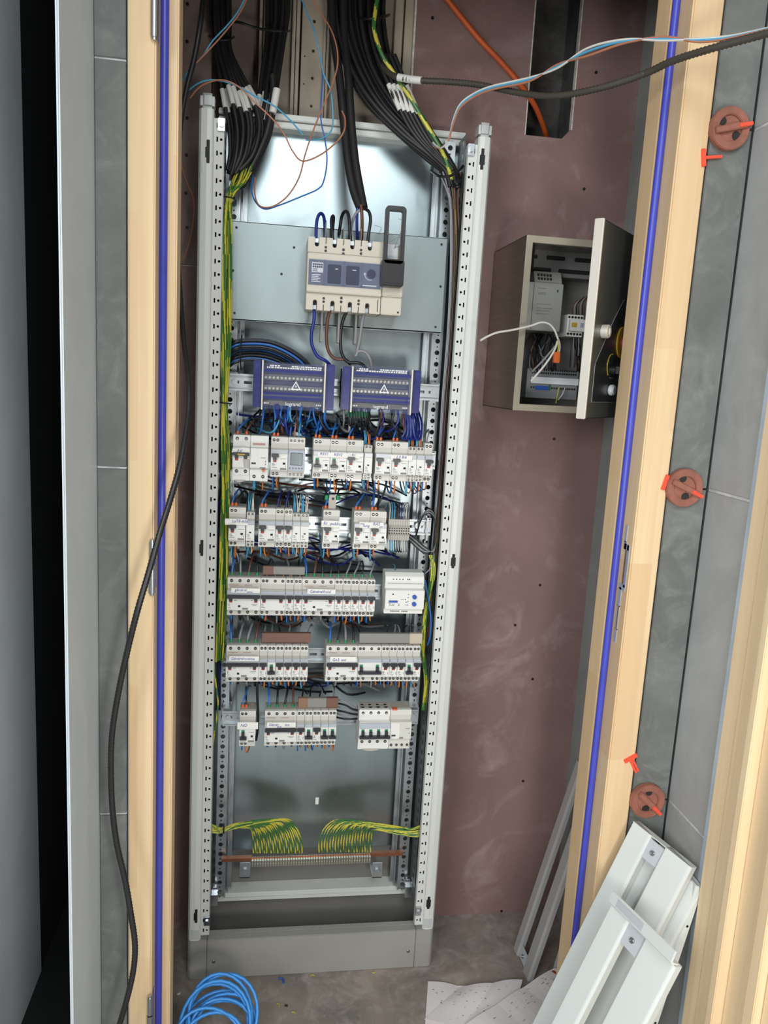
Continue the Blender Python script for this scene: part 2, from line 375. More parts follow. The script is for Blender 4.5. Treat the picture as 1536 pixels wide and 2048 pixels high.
struct(MB().box(-0.30, 0.80, -0.31, -0.2, 2.16, TOP).build('wall_over_door_added', 'tiledark'), 'unseen tiled wall added over the closet doorway to shade its inside', 'wall')  # out of view, added to shade the closet from above
# inner side walls
struct(MB().box(0.781, 0.83, -0.30, YB, 0, TOP).build('wall_inner_right', 'greywall'), 'dark grey rendered side wall inside the closet', 'wall')
# left pier: tiled strip, smooth return, and the slot beyond it, shade painted black
zj = [0.0, 0.612, 1.225, 1.838, 2.45, TOP]
def tiles(x0, x1, y0, y1, gap=0.003):
    b = MB()
    for i in range(len(zj) - 1): b.box(x0, x1, y0, y1, zj[i] + gap / 2, zj[i + 1] - gap / 2)
    return b
o = struct(tiles(-0.291, -0.246, -0.318, -0.306).build('wall_left', 'tiledark', bevel=0.001), 'narrow strip of dark grey tile left of the pine frame', 'wall')
b = MB()
for z in zj[1:-1]: b.box(-0.291, -0.246, -0.316, -0.307, z - 0.0016, z + 0.0016)
struct(b.build('grout_line', 'grout', o))
struct(MB().box(-0.2965, -0.292, -0.516, -0.30, 0, TOP).box(-0.31, -0.292, -0.30, 0.70, 0, TOP).box(-0.291, -0.2445, -0.3055, -0.21, 0, TOP).build('wall_return_left', 'plaster', bevel=0.002), 'smooth light grey return wall beside the dark gap', 'wall')
struct(MB().box(-0.56, -0.50, -0.95, 0.05, 0, TOP).build('wall_far_left', 'panelgrey'), 'smooth grey wall at the far left edge running into darkness', 'wall')
struct(MB().box(-0.56, -0.31, 0.64, 0.70, 0, TOP).box(-0.56, -0.31, -0.3, 0.64, 2.6, TOP).box(-0.56, -0.502, 0.05, 0.64, 0, TOP).box(-0.502, -0.31, -0.5, 0.64, 0, 0.004).build('wall_gap_shade', 'black'), 'end and lining of the left gap, painted black for its shade', 'wall')  # black surfaces stand in for the deep shade inside the gap
struct(MB().box(-2.2, 2.2, -3.7, -3.62, 0, 2.1).build('wall_added_front', 'addedwall'), 'unseen dark wall added behind the camera for the metal to reflect', 'wall')  # invented wall behind the camera, gives the metal something dark to reflect
# right: tiled strip facing us, then the tiled side wall coming forward
o = struct(tiles(0.698, 0.7715, -0.318, -0.306).build('wall_right', 'tiledark', bevel=0.001), 'strip of dark grey tile right of the pine frame with open joints', 'wall')
struct(MB().box(0.694, 0.776, -0.306, -0.21, 0, TOP).build('tile_backing', 'black', o))
b = MB()
for i in range(len(zj) - 1): b.box(0.7745, 0.787, -0.95, -0.3185, zj[i] - 0.002 + (0.004 if i else 0), zj[i + 1] - 0.003)
o = struct(b.build('wall_side_right', 'tile', bevel=0.001), 'grey tiled side wall at the right with pale grout lines', 'wall')
b = MB()
for z in zj[1:-1]: b.box(0.7755, 0.786, -0.95, -0.319, z - 0.0032, z + 0.0022)
struct(b.build('grout_line', 'grout', o))
struct(MB().box(0.787, 0.85, -0.95, -0.30, 0, TOP).build('wall_core_right', 'black'), 'dark core of the right side wall', 'wall')
o = struct(MB().box(0.7735, 0.7745, -0.468, -0.447, 0, TOP).build('trim_1', 'tape'), 'pale blue protective tape strip along the right casing', 'tape')

# door 1: pine frame of the closet with a blue seal
XL1 = at(354, 500, -0.268).x; XR1 = at(1311, 300, -0.268).x
door = struct(D.objects.new('door_1', None), 'pine door frame of the closet with a blue rubber seal', 'door frame'); COL.objects.link(door)
def jamb(poly, name='jamb', m='wood', parent=door):
    o = MB().prism(poly, 0.0, 2.16, 'z').build(name, m, parent, bevel=0.0025); return o
jamb([(-0.2425, -0.322), (-0.2015, -0.322), (-0.2015, -0.268), (XL1, -0.268), (XL1, -0.215), (-0.2425, -0.215)])
jamb([(0.6935, -0.322), (0.6935, -0.215), (XR1, -0.215), (XR1, -0.268), (0.640, -0.268), (0.640, -0.322), ][::-1])
MB().box(-0.2425, 0.6935, -0.322, -0.215, 2.10, 2.16).build('head', 'wood', door, bevel=0.0025)
for x in (-0.1955, 0.6335):
    MB().tube([(x, -0.274, 0.0), (x, -0.274, 2.1)], 0.0066, 14).build('seal', 'gasket', door, smooth=True)
def hinge(z):
    b = MB(); x, y = -0.2035, -0.3265
    b.cyl((x, y, z - 0.044), 0.006, 0.050, 'z', 16); b.cyl((x, y, z + 0.0075), 0.005, 0.036, 'z', 16)
    b.cyl((x, y, z - 0.048), 0.004, 0.004, 'z', 12); b.cyl((x, y, z + 0.0435), 0.0035, 0.004, 'z', 12)
    b.box(x - 0.0005, x + 0.003, y + 0.004, y + 0.03, z - 0.042, z + 0.042)
    b.build('hinge', 'screw', door, smooth=True)
for z in (1.915, 1.062, 0.205): hinge(z)
b = MB(); x = 0.6388
for y0, y1, z0, z1 in ((-0.296, -0.289, 1.118, 1.150), (-0.3, -0.289, 1.105, 1.12), (-0.312, -0.303, 1.035, 1.115), (-0.31, -0.291, 1.105, 1.116), (-0.31, -0.289, 1.028, 1.040), (-0.298, -0.288, 0.995, 1.032), (-0.298, -0.288, 0.925, 0.952), (-0.298, -0.296, 0.95, 0.997), (-0.29, -0.288, 0.95, 0.997)):
    b.box(x, x + 0.002, y0, y1, z0, z1)
b.build('strike_plate', 'zincmatte', door)
MB().box(0.6392, 0.6404, -0.2955, -0.2905, 0.952, 0.995).box(0.6392, 0.6404, -0.303, -0.296, 1.04, 1.104).build('latch_recess', 'woodline', door)

# door 2: pine casing on the right side wall, close to the camera
d2 = struct(D.objects.new('door_2', None), 'pine door casing at the right edge with long vertical joints', 'door frame'); COL.objects.link(d2)
for k, (x0, y0, y1) in enumerate(((0.764, -0.508, -0.470), (0.762, -0.556, -0.5095), (0.748, -0.574, -0.5575), (0.7665, -0.640, -0.575), (0.752, -0.664, -0.641), (0.766, -0.78, -0.665))):
    MB().box(x0, 0.7742, y0, y1, 0.0, 2.3).build('casing_board', 'wood2', d2, bevel=0.0015)

# ================================================================= TILE LEVELLING CLIPS
def annulus(b, c, r0, r1, h, n=28, mi=0, a0=0.0, a1=360.0):
    full = a1 - a0 > 359; N = n if full else n + 1; vs = []
    for i in range(N):
        a = math.radians(a0 + (a1 - a0) * i / n)
        for r, y in ((r0, 0), (r1, 0), (r1, h), (r0, h)): vs.append((c[0] + r * math.cos(a), c[1] + y, c[2] + r * math.sin(a)))
    fs = []
    for i in range(n):
        j = (i + 1) % N
        for k in range(4): fs.append((i * 4 + k, i * 4 + (k + 1) % 4, j * 4 + (k + 1) % 4, j * 4 + k))
    if not full: fs += [(0, 1, 2, 3), tuple((N - 1) * 4 + k for k in range(4))[::-1]]
    b.add(vs, fs, mi)
def clip(px, py, rot, label):
    v = at(px, py, -0.33)
    t = thing('tile_leveling_clip', label, 'tile clip', (v.x, -0.3185, v.z), 'brown tile levelling clips on the right strip')
    t.rotation_euler = (0, rot, 0)
    b = MB(); annulus(b, (0, -0.013, 0), 0.021, 0.0345, 0.012); annulus(b, (0, -0.009, 0.0), 0.0, 0.022, 0.006, 20)
    b.box(-0.029, 0.029, -0.019, -0.004, -0.005, 0.005)
    b.build('wedge_cap', 'clipbrown', t, bevel=0.0012)
    b = MB(); b.cyl((-0.011, -0.0096, 0.0135), 0.0068, 0.001, 'y', 18); b.cyl((0.010, -0.0096, -0.0135), 0.0075, 0.001, 'y', 18)
    b.build('opening', 'scr', t)
    MB().box(0.012, 0.036, -0.021, -0.013, -0.0032, 0.0032).build('clip_stem', 'clipred', t, bevel=0.001)
clip(1461, 256, -0.25, 'brown tile clip with orange tip on the topmost joint of the right tile strip')
clip(1370, 976, 0.42, 'brown tile clip with orange tip on the middle joint of the right tile strip')
clip(1296, 1603, 0.75, 'brown tile clip with orange tip on the lowest joint, above the leaning panels')
def spare(px, py, rot, label, two=False):
    v = at(px, py, -0.325); t = thing('spacer_clip', label, 'clip', (v.x, -0.3185, v.z), 'loose orange clip stems')
    t.rotation_euler = (0, rot, 0)
    MB().box(-0.0035, 0.0035, -0.008, 0.0, -0.014, 0.014).build('base', 'clipred', t, bevel=0.0008)
    b = MB().box(0.003, 0.033, -0.007, -0.002, 0.0005 if two else -0.0025, 0.0045 if two else 0.0025)
    if two: b.box(0.003, 0.034, -0.007, -0.002, -0.0045, -0.0005)
    b.build('stem', 'clipred', t, bevel=0.0008)
spare(1408, 315, -0.15, 'small orange T-shaped clip stuck in the gap below the topmost brown clip')
spare(1331, 965, 0.25, 'small orange clip stuck in the gap left of the middle brown clip')
spare(1262, 1517, 1.05, 'orange double-stem clip stuck in the gap above the lowest brown clip', True)

# ================================================================= THE CABINET
cab = thing('electrical_cabinet', 'tall open light grey electrical cabinet standing on a grey plinth', 'electrical cabinet', (0.12, 0, 0))
CO = Vector((0.12, 0, 0))
def cpart(b, name, m, bevel=0.0, smooth=False, parent=None):
    o = b.build(name, m, parent or cab, bevel=bevel, smooth=smooth)
    if parent is None: o.location = -CO
    return o
cx0, cx1 = -0.168, 0.4075
def mir(x, s): return x if s < 0 else (cx0 + cx1) - x
for s in (-1, 1):
    q = lambda x: mir(x, s)
    b = MB().prism([(q(-0.168), 0.009), (q(-0.163), 0.001), (q(-0.152), -0.001), (q(-0.143), 0.0), (q(-0.1395), 0.004), (q(-0.1395), 0.034), (q(-0.168), 0.034)], 0.10, 1.878, 'z')
    up = cpart(b, 'upright', 'cabgrey', 0.0008)
    up['label'] = 'light grey left upright with punched flange' if s < 0 else 'light grey right upright with punched flange'
    b = MB()
    cols = [(-0.1395, -0.1365, 'solid', 0, 0), (-0.1365, -0.1295, 'rect', 0.0015, 0.0046), (-0.1295, -0.1215, 'round', 0.0026, 0), (-0.1215, -0.120, 'solid', 0, 0)]
    if s > 0: cols = [(q(c[1]), q(c[0]), c[2], c[3], c[4]) for c in cols][::-1]
    b.perf(lambda u, v, w: (u, 0.003 + w, v), cols, 0.112, 0.025, 70)
    b.box(*sorted((q(-0.1205), q(-0.1195))), 0.003, 0.016, 0.112, 1.862)
    cpart(b, 'punched_flange', 'cabgrey', parent=None)
    cpart(MB().box(*sorted((q(-0.138), q(-0.121))), 0.024, 0.0245, 0.11, 1.86), 'flange_hole_shade', 'hole')  # black sheet standing in for the unlit hollow behind the holes
    # caps
    b = MB().prism([(q(-0.1685), 0.034), (q(-0.1685), 0.008), (q(-0.163), 0.0), (q(-0.151), -0.0022), (q(-0.139), -0.001), (q(-0.139), 0.034)], 1.878, 1.905, 'z')
    cpart(b, 'corner_cap', 'capgrey', 0.006, True)
    b = MB().prism([(q(-0.1685), 0.034), (q(-0.1685), 0.008), (q(-0.163), 0.0), (q(-0.151), -0.0022), (q(-0.139), -0.001), (q(-0.139), 0.034)], 0.1025, 0.132, 'z')
    cpart(b, 'corner_cap', 'capgrey', 0.003, True)
    # black latch slots and corner bolts
    for z, h in (((1.80, 0.021), (1.022, 0.017), (0.165, 0.017)) if s < 0 else ((1.835, 0.020), (1.005, 0.016), (0.172, 0.016))):
        xs = sorted((q(-0.1525), q(-0.1465))); b = MB().box(*xs, -0.0022, 0.004, z - h, z + h); b.box(xs[0] - 0.0022, xs[1] + (0 if s < 0 else 0.0022), -0.0021, 0.004, z - 0.011, z + 0.008)
        cpart(b, 'latch_slot', 'hole', 0.0006)
    for z, y in ((1.852, 0.0), (0.152, 0.0)):
        b = MB(); b.box(*sorted((q(-0.132), q(-0.119))), -0.002, 0.003, z - 0.013, z + 0.010); b.cyl((q(-0.125), -0.006, z - 0.002), 0.0052, 0.005, 'y', 6)
        cpart(b, 'corner_bolt', 'screw', 0.0008)
    # side sheet, inner punched post with plugs, square-punched side strip
    cpart(MB().box(*sorted((q(-0.162), q(-0.160))), 0.034, 0.165, 0.10, 1.89), 'side_sheet', 'plinthin')
    b = MB()
    cols = [(-0.1145, -0.111, 'solid', 0, 0), (-0.111, -0.0955, 'round', 0.0056, 0), (-0.0955, -0.093, 'solid', 0, 0)]
    if s > 0: cols = [(q(c[1]), q(c[0]), c[2], c[3], c[4]) for c in cols][::-1]
    b.perf(lambda u, v, w: (u, 0.098 + w, v), cols, 0.14, 0.025, 70)
    b.box(*sorted((q(-0.0935), q(-0.0905))), 0.094, 0.13, 0.14, 1.89); b.box(*sorted((q(-0.0865), q(-0.0845))), 0.112, 0.14, 0.14, 1.89); b.box(*sorted((q(-0.0905), q(-0.077))), 0.128, 0.134, 0.14, 1.89)
    cpart(b, 'punched_post', 'rail')
    b = MB()
    for k in range(70): b.cyl((q(-0.10325), 0.097, 0.14 + 0.025 * k), 0.0017, 0.0012, 'y', 8)
    cpart(b, 'pin_row', 'hole')
    b = MB(); b.perf(lambda u, v, w: (q(-0.1215) + (w if s > 0 else -w), u, v), [(0.034, 0.05, 'solid', 0, 0), (0.05, 0.068, 'rect', 0.006, 0.0062), (0.068, 0.082, 'rect', 0.003, 0.003), (0.082, 0.1, 'solid', 0, 0)], 0.14, 0.025, 70)
    cpart(b, 'side_strip', 'darkrail')
# plinth
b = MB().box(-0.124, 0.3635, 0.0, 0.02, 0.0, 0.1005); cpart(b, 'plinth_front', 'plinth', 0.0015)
for s in (-1, 1):
    q = lambda x: mir(x, s)
    b = MB().prism([(q(-0.1675), 0.175), (q(-0.1675), 0.006), (q(-0.1615), 0.0), (q(-0.1248), 0.0), (q(-0.1248), 0.03), (q(-0.15), 0.03), (q(-0.15), 0.175)], 0.0, 0.1005, 'z'); cpart(b, 'plinth_corner', 'plinth', 0.0015)
    b = MB(); b.cyl((q(-0.108), -0.002, 0.045), 0.0042, 0.003, 'y', 14); cpart(b, 'plinth_screw', 'screw', 0.0006)
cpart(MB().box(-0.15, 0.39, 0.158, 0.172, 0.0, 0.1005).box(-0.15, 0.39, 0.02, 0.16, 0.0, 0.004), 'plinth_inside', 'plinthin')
cpart(MB().box(-0.124, 0.3635, 0.02, 0.034, 0.094, 0.1005), 'plinth_lip', 'plinth', 0.001)
# cross rails and back sheet
for z0 in (0.108, 1.890):
    b = MB().box(-0.139, 0.379, 0.122, 0.16, z0, z0 + 0.012).box(-0.139, 0.379, 0.116, 0.16, z0 + 0.014, z0 + 0.026).box(-0.139, 0.379, 0.128, 0.16, z0 + 0.01, z0 + 0.016)
    cpart(b, 'cross_rail', 'cabgrey', 0.0015)
cpart(MB().box(-0.150, 0.390, 0.158, 0.161, 0.222, 1.895), 'back_sheet', 'zinc')
cpart(MB().box(-0.150, 0.390, 0.159, 0.163, 0.12, 0.224), 'open_gap_shade', 'plinthin')  # dark sheet put in for the shade of the open gap here
b = MB()
for s in (-1, 1):
    for z in (0.155, 0.17): b.cyl((mir(-0.114, s), 0.08, z), 0.009, 0.012, 'y', 6)
    b.box(*sorted((mir(-0.122, s), mir(-0.106, s))), 0.07, 0.098, 0.135, 0.165)
cpart(b, 'corner_bracket', 'screw', 0.001)
v = at(634, 1602, 0.157); cpart(MB().box(v.x - 0.004, v.x + 0.004, 0.157, 0.158, v.z - 0.009, v.z + 0.009), 'sticker', 'paper')
# mounting plate of the main switch
b = MB().box(-0.107, 0.341, 0.058, 0.062, 1.492, 1.688).box(-0.107, 0.341, 0.058, 0.085, 1.492, 1.496).box(-0.107, 0.341, 0.058, 0.075, 1.685, 1.688)
mp = cpart(b, 'mounting_plate', 'zincplate', 0.0012)
b = MB()
for x, y in ((473, 455), (588, 495), (466, 541), (563, 548), (469, 626), (883, 489), (881, 573), (871, 654)):
    v = at(x, y, 0.058); b.cyl((v.x - 0.0, 0.0572, v.z), 0.0026, 0.001, 'y', 8)
b.build('fixing_hole', 'hole', mp)
# DIN rails
RZ = {r: (5 - r) * 0.15 + 0.577 for r in range(1, 6)}
def din(z, x0=-0.102, x1=0.345, y=0.05):
    b = MB()
    for s in (-1, 1):
        b.box(x0, x1, y, y + 0.0012, z + s * 0.0175 - (0.0045 if s > 0 else 0), z + s * 0.0175 + (0.0045 if s < 0 else 0))
        b.box(x0, x1, y, y + 0.008, z + s * 0.0130 - 0.0006, z + s * 0.0130 + 0.0006)
    n = int((x1 - x0) / 0.025)
    b.perf(lambda u, v, w: (x0 + v, y + 0.0075 + w, z + u), [(-0.013, -0.0045, 'solid', 0, 0), (-0.0045, 0.0045, 'rect', 0.003, 0.0085), (0.0045, 0.013, 'solid', 0, 0)], 0.0, (x1 - x0) / n, n)
    for xx in (x0 + 0.012, x1 - 0.012): b.cyl((xx, y + 0.004, z), 0.006, 0.004, 'y', 8)
    b.box(x0 - 0.002, x0 + 0.018, y + 0.009, 0.098, z - 0.02, z + 0.02); b.box(x1 - 0.018, x1 + 0.002, y + 0.009, 0.098, z - 0.02, z + 0.02)
    cpart(b, 'din_rail', 'rail')
for r in RZ: din(RZ[r] + 0.0415)
din(1.366, -0.105, 0.345, 0.058)
v = at(853, 1058, 0.04); cpart(MB().box(v.x - 0.001, v.x + 0.003, 0.036, 0.05, v.z - 0.03, v.z + 0.03).box(v.x - 0.004, v.x + 0.003, 0.036, 0.039, v.z + 0.026, v.z + 0.03).box(v.x - 0.004, v.x + 0.003, 0.036, 0.039, v.z - 0.03, v.z - 0.026), 'rail_end_bracket', 'screw')

# ================================================================= MODULAR DEVICES ON THE RAILS
MOD = 0.0175
SCREW = {}
def screw_at(t, x, z, y=0.0, r=0.0031):
    k = round(r, 5)
    if k not in SCREW:
        b = MB(); annulus(b, (0, -0.0009, 0), r * 0.72, r, 0.0012, 14, 0); b.cyl((0, -0.0004, 0), r * 0.75, 0.0006, 'y', 12, 0); b.box(-r * 0.6, r * 0.6, -0.0006, 0, -r * 0.12, r * 0.12, 1)
        o = b.build('terminal_screw', ['scr', 'brass'], t); SCREW[k] = o.data
    else:
        o = D.objects.new('terminal_screw', SCREW[k]); o.parent = t; COL.objects.link(o)
    o.location = (x, y, z); return o
ZB, ZN = 0.0147, 0.0585      # nose bottom and top
def body(t, w, m='dev', top=0.083, top_y=0.0):
    g = 0.00025
    poly = [(0.048, 0.004), (0.040, 0.0), (0.0, 0.0), (0.0, ZB), (-0.0135, ZB + 0.0008), (-0.0135, ZN), (0.0008, ZN + 0.001), (-0.003, 0.0705), (-0.0015, top), (0.045, top), (0.048, top - 0.004)]
    o = MB().prism(poly, g, w - g, 'x').build('body', m, t, bevel=0.0005)
    MB().box(0.0015, w - 0.0015, 0.006, 0.044, top - 0.0005, top + 0.0005).build('top_cover', 'devcap', t)
    MB().box(0.0006, w - 0.0006, -0.0141, -0.0132, ZB + 0.0009, 0.0495).build('face_plate', 'devwhite', t)
    return o
def holder(t, x0, x1):
    MB().box(x0 + 0.0008, x1 - 0.0008, -0.0168, -0.0132, 0.0500, ZN - 0.0004).build('label_holder', 'holder', t, bevel=0.0006)
def toggle(t, x0, x1, stubs, on):
    """bar from x0 to x1 with stubs (centres); raised shows red flags, lowered shows green ones"""
    b = MB(); f = MB(); zb = (0.0432, 0.0495) if on else (0.0255, 0.0315)
    b.box(x0, x1, -0.0255, -0.0165, *zb)
    for c in stubs:
        if on: b.box(c - 0.0034, c + 0.0034, -0.0205, -0.0138, 0.0368, 0.044); f.box(c - 0.0033, c + 0.0033, -0.0152, -0.0138, 0.0322, 0.0370)
        else: b.box(c - 0.0034, c + 0.0034, -0.0205, -0.0138, 0.031, 0.0405); f.box(c - 0.0033, c + 0.0033, -0.0156, -0.0138, 0.0402, 0.0445)
    b.build('toggle', 'tog', t, bevel=0.0008); f.build('status_flag', 'red' if on else 'green', t)
def prints(t, x0, x1, m='print'):
    b = MB(); w = x1 - x0
    b.box(x0, x0 + w * 0.95, -0.0144, -0.014, 0.0172, 0.0177)
    for k, (a, z, h) in enumerate(((0.35, 0.0285, 0.0012), (0.5, 0.0262, 0.001), (0.42, 0.0242, 0.0008), (0.75, 0.0205, 0.0012))): b.box(x0, x0 + w * a, -0.0144, -0.014, z, z + h)
    b.build('rating_print', m, t)
def testbtn(t, c, z=0.0275):
    MB().box(c - 0.0026, c + 0.0026, -0.0152, -0.0138, z, z + 0.0044).build('test_button', 'hole', t, bevel=0.0005)
def device(kind, x, row, label, on=True, zoff=0.0, group=None):
    names = {'rcbo': 'residual_current_breaker', 'mcb': 'circuit_breaker', 'aux': 'auxiliary_contact', 'rcd': 'residual_current_switch', 'mcb3': 'circuit_breaker', 'timer': 'digital_timer'}
    cats = {'aux': 'relay', 'timer': 'timer'}
    t = thing(names[kind], label, cats.get(kind, 'circuit breaker'), (x, 0, RZ[row] + zoff), group)
    if kind == 'rcbo':
        w = 2 * MOD; body(t, w); holder(t, 0, w)
        toggle(t, 0.0012, 0.0165, [0.0085], on); prints(t, 0.0025, 0.0165); testbtn(t, 0.0275)
        MB().box(0.0195, 0.0325, -0.0146, -0.0138, 0.0165, 0.0205).build('grey_badge', 'print', t)
        b = MB().box(0.020, 0.032, -0.0144, -0.014, 0.039, 0.0398); b.box(0.030, 0.0312, -0.0144, -0.014, 0.0225, 0.0262); b.build('brand_print', 'print', t)
        for xx in (0.0058, 0.0135): screw_at(t, xx, 0.0068); screw_at(t, xx, 0.0768, -0.0022)
    elif kind in ('mcb', 'mcb3'):
        n = 1 if kind == 'mcb' else 3; w = n * MOD; body(t, w); holder(t, 0, w)
        st = [MOD / 2] if n == 1 else [0.0075, w - 0.0095]
        toggle(t, 0.0008, w - 0.0008, st, on); prints(t, 0.0025, 0.0125)
        MB().box(w - 0.0035, w - 0.0025, -0.0144, -0.014, 0.022, 0.027).build('side_print', 'print', t)
        xs = (0.0048, 0.0125) if n == 1 else (0.005, 0.0125, 0.030, 0.046)
        for xx in xs: screw_at(t, xx, 0.0768, -0.0022)
        for xx in ((0.0048, 0.0125) if n == 1 else (0.004, 0.0145, 0.0355, 0.046)): screw_at(t, xx, 0.0068)
    elif kind == 'aux':
        w = MOD; body(t, w, 'dev', 0.0735); holder(t, 0, w)
        MB().box(0.0065, 0.0108, -0.015, -0.0138, 0.0320, 0.0345).build('window', 'hole', t); prints(t, 0.003, 0.0125)
        for xx in (0.0048, 0.0125):
            screw_at(t, xx, 0.0705, -0.0026, 0.0024); screw_at(t, xx, 0.0042, 0.0, 0.0024); screw_at(t, xx, 0.0118, 0.0, 0.0024)
    elif kind == 'rcd':
        w = 4 * MOD; body(t, w); holder(t, 0, w); toggle(t, 0.0008, w - 0.0008, [0.0085, w - 0.0095], on); prints(t, 0.003, 0.010)
        testbtn(t, 0.0262, 0.0218); MB().box(0.0325, 0.0445, -0.0146, -0.0138, 0.0165, 0.0205).build('grey_badge', 'print', t)
        MB().box(0.051, 0.064, -0.0144, -0.014, 0.0275, 0.0285).box(0.054, 0.062, -0.0144, -0.014, 0.025, 0.0258).build('brand_print', 'print', t); MB().box(0.015, 0.021, -0.0144, -0.014, 0.036, 0.0372).build('arrow_print', 'print', t); MB().box(0.050, 0.0545, -0.0144, -0.014, 0.036, 0.0372).build('arrow_print', 'print', t)
        for k in range(4): screw_at(t, MOD * (k + 0.5), 0.0068, 0, 0.0034); screw_at(t, MOD * (k + 0.5), 0.0765, -0.0022, 0.0034)
        b = MB().box(0.004, 0.024, -0.0032, -0.0028, 0.0665, 0.0675).box(0.036, 0.052, -0.0032, -0.0028, 0.0665, 0.0675); b.build('top_print', 'printred', t)
    elif kind == 'timer':
        w = 2 * MOD; body(t, w); MB().box(0.0008, w - 0.0008, -0.0175, -0.0132, 0.0155, 0.058).build('bezel', 'timer', t, bevel=0.001)
        MB().box(0.005, 0.0300, -0.0182, -0.017, 0.0275, 0.0535).build('screen_rim', 'print', t, bevel=0.0008); MB().box(0.0065, 0.0285, -0.0186, -0.018, 0.029, 0.052).build('screen', 'lcd', t)
        b = MB()
        for k in range(5): b.cyl((0.0045 + k * 0.0062, -0.0186, 0.0212), 0.0017, 0.0015, 'y', 10)
        b.build('button', 'print', t)
        for xx in (0.006, 0.0135, 0.022, 0.029): screw_at(t, xx, 0.0768, -0.0022, 0.0024); screw_at(t, xx, 0.0062, 0, 0.0024)
    return t
def X(px, py): return at(px, py, 0).x
ORD = ('first', 'second', 'third', 'fourth', 'fifth', 'sixth', 'seventh', 'eighth', 'ninth', 'tenth')
DEV = {}
def run(row, x, items):
    for kind, on, label in items:
        t = device(kind, x, row, label, on); DEV.setdefault(row, []).append((kind, x, t))
        x += {'rcbo': 2, 'mcb': 1, 'aux': 1, 'rcd': 4, 'mcb3': 3, 'timer': 2}[kind] * MOD
    return x
run(1, X(540.2, 954.8), [('rcbo', 1, 'two-module breaker with raised black toggle left of the digital timer, top row'), ('timer', 1, 'grey digital timer with square screen on the top breaker row')])
x = run(1, X(623.8, 958.3), [('rcbo', 0, 'breaker with lowered toggle at the left end of the long top-row paper label'), ('rcbo', 0, 'breaker with lowered toggle under the middle of the long top-row paper label'), ('rcbo', 1, 'breaker with raised toggle at the right end of the long top-row paper label')])
run(1, x + 0.0015, [('aux', 1, 'narrow relay without toggle standing alone in the middle of the top row')])
run(1, X(747, 962.2), [('rcbo', 1, 'two-module breaker just left of the short paper label, right part of the top row'), ('rcbo', 1, 'two-module breaker under the short paper label, right part of the top row'), ('aux', 1, 'left one of the two adjoining relays at the right of the top row'), ('aux', 1, 'right one of the two adjoining relays at the right of the top row'), ('mcb', 1, 'single-module breaker at the far right end of the top row')])
x = run(2, X(456.6, 1090.8), [('rcbo', 1, 'breaker with folded paper label at the left end of the second row')])
run(2, x + 0.001, [('aux', 1, 'narrow relay beside the folded paper label at the left of the second row')])
run(2, X(515.9, 1092.7), [('rcbo', 1, 'two-module breaker without paper label on the second row'), ('mcb', 1, 'left one of two single-module breakers on the second row'), ('mcb', 1, 'right one of two single-module breakers on the second row'), ('aux', 1, 'left one of two adjoining relays in the middle of the second row'), ('aux', 1, 'right one of two adjoining relays in the middle of the second row')])
run(2, X(643.7, 1095.1), [('rcbo', 1, 'breaker standing alone under its own paper label in the middle of the second row')])
run(2, X(704.8, 1096.4), [('rcbo', 1, 'left breaker of the pair sharing a paper label beside the grey terminals'), ('rcbo', 1, 'right breaker of the pair sharing a paper label, touching the grey terminals')])
run(3, X(453.4, 1228.1), [('rcd', 1, 'four-module switch at the left end of the third row'), ('mcb3', 1, 'three-module breaker under the grey busbar on the third row'), ('mcb', 1, 'left single-module breaker under the grey busbar on the third row'), ('mcb', 1, 'right single-module breaker under the grey busbar on the third row'), ('rcd', 1, 'four-module switch in the middle of the third row')] +
    [('mcb', 1, ORD[k] + ' from the left of five matching breakers at the right of the third row') for k in range(5)])
run(4, X(451.6, 1362.5), [('rcd', 1, 'four-module switch at the left end of the fourth row')] +
    [('mcb', k != 1, ('breaker with lowered toggle under the brown busbar on the fourth row' if k == 1 else ORD[k] + ' from the left of six breakers under the brown busbar, fourth row')) for k in range(6)])
run(4, X(649.4, 1360.9), [('rcd', 1, 'four-module switch in the middle of the fourth row'), ('mcb3', 0, 'three-module breaker with lowered toggle at the right of the fourth row')] +
    [('mcb', k != 3, ('single-module breaker with lowered toggle under the long grey busbar, fourth row' if k == 3 else ORD[k] + ' of five single-module breakers under the long grey busbar, fourth row')) for k in range(5)])
run(5, X(477.9, 1490.7), [('rcbo', 0, 'breaker with lowered toggle standing alone at the left of the lowest row')])
run(5, X(527.8, 1491.6), [('rcd', 1, 'four-module switch with scribbled label on the lowest row')] +
    [('mcb', k in (0, 2), ORD[k] + ' from the left of five breakers under the copper-ended busbar, lowest row') for k in range(5)])

# the larger breaker with earth leakage block at the left of the top row
def big(x, row, n, nd, label, lower, name='heavy_breaker'):
    w = n * MOD; t = thing(name, label, 'circuit breaker', (x, 0, RZ[row] - (0.010 if lower else 0.010)))
    zl = 0.0
    poly = [(0.048, 0.004), (0.040, 0.0), (-0.003, 0.0), (-0.003, 0.012), (-0.006, 0.012), (-0.006, 0.0275), (-0.0145, 0.0285), (-0.0145, 0.0690), (0.0, 0.070), (-0.003, 0.082), (-0.0015, 0.0935), (0.045, 0.0935), (0.048, 0.090)]
    MB().prism(poly, 0.0002, w - 0.0002, 'x').build('body', 'devwhite', t, bevel=0.0006)
    MB().box(0.0015, w - 0.0015, 0.006, 0.044, 0.093, 0.094).build('top_cover', 'devcap', t)
    MB().prism([(w * 0.12, 0.0015), (w * 0.75, 0.0015), (w * 0.62, -0.0025), (w * 0.42, -0.0038), (w * 0.25, -0.0025)], -0.0045, 0.006, 'y').build('release_tab', 'devcap', t)
    return t, w
def toggle_z(t, x0, x1, stubs, on, dz):
    n0 = set(t.children); toggle(t, x0, x1, stubs, on)
    for o in t.children:
        if o not in n0: o.location.z += dz
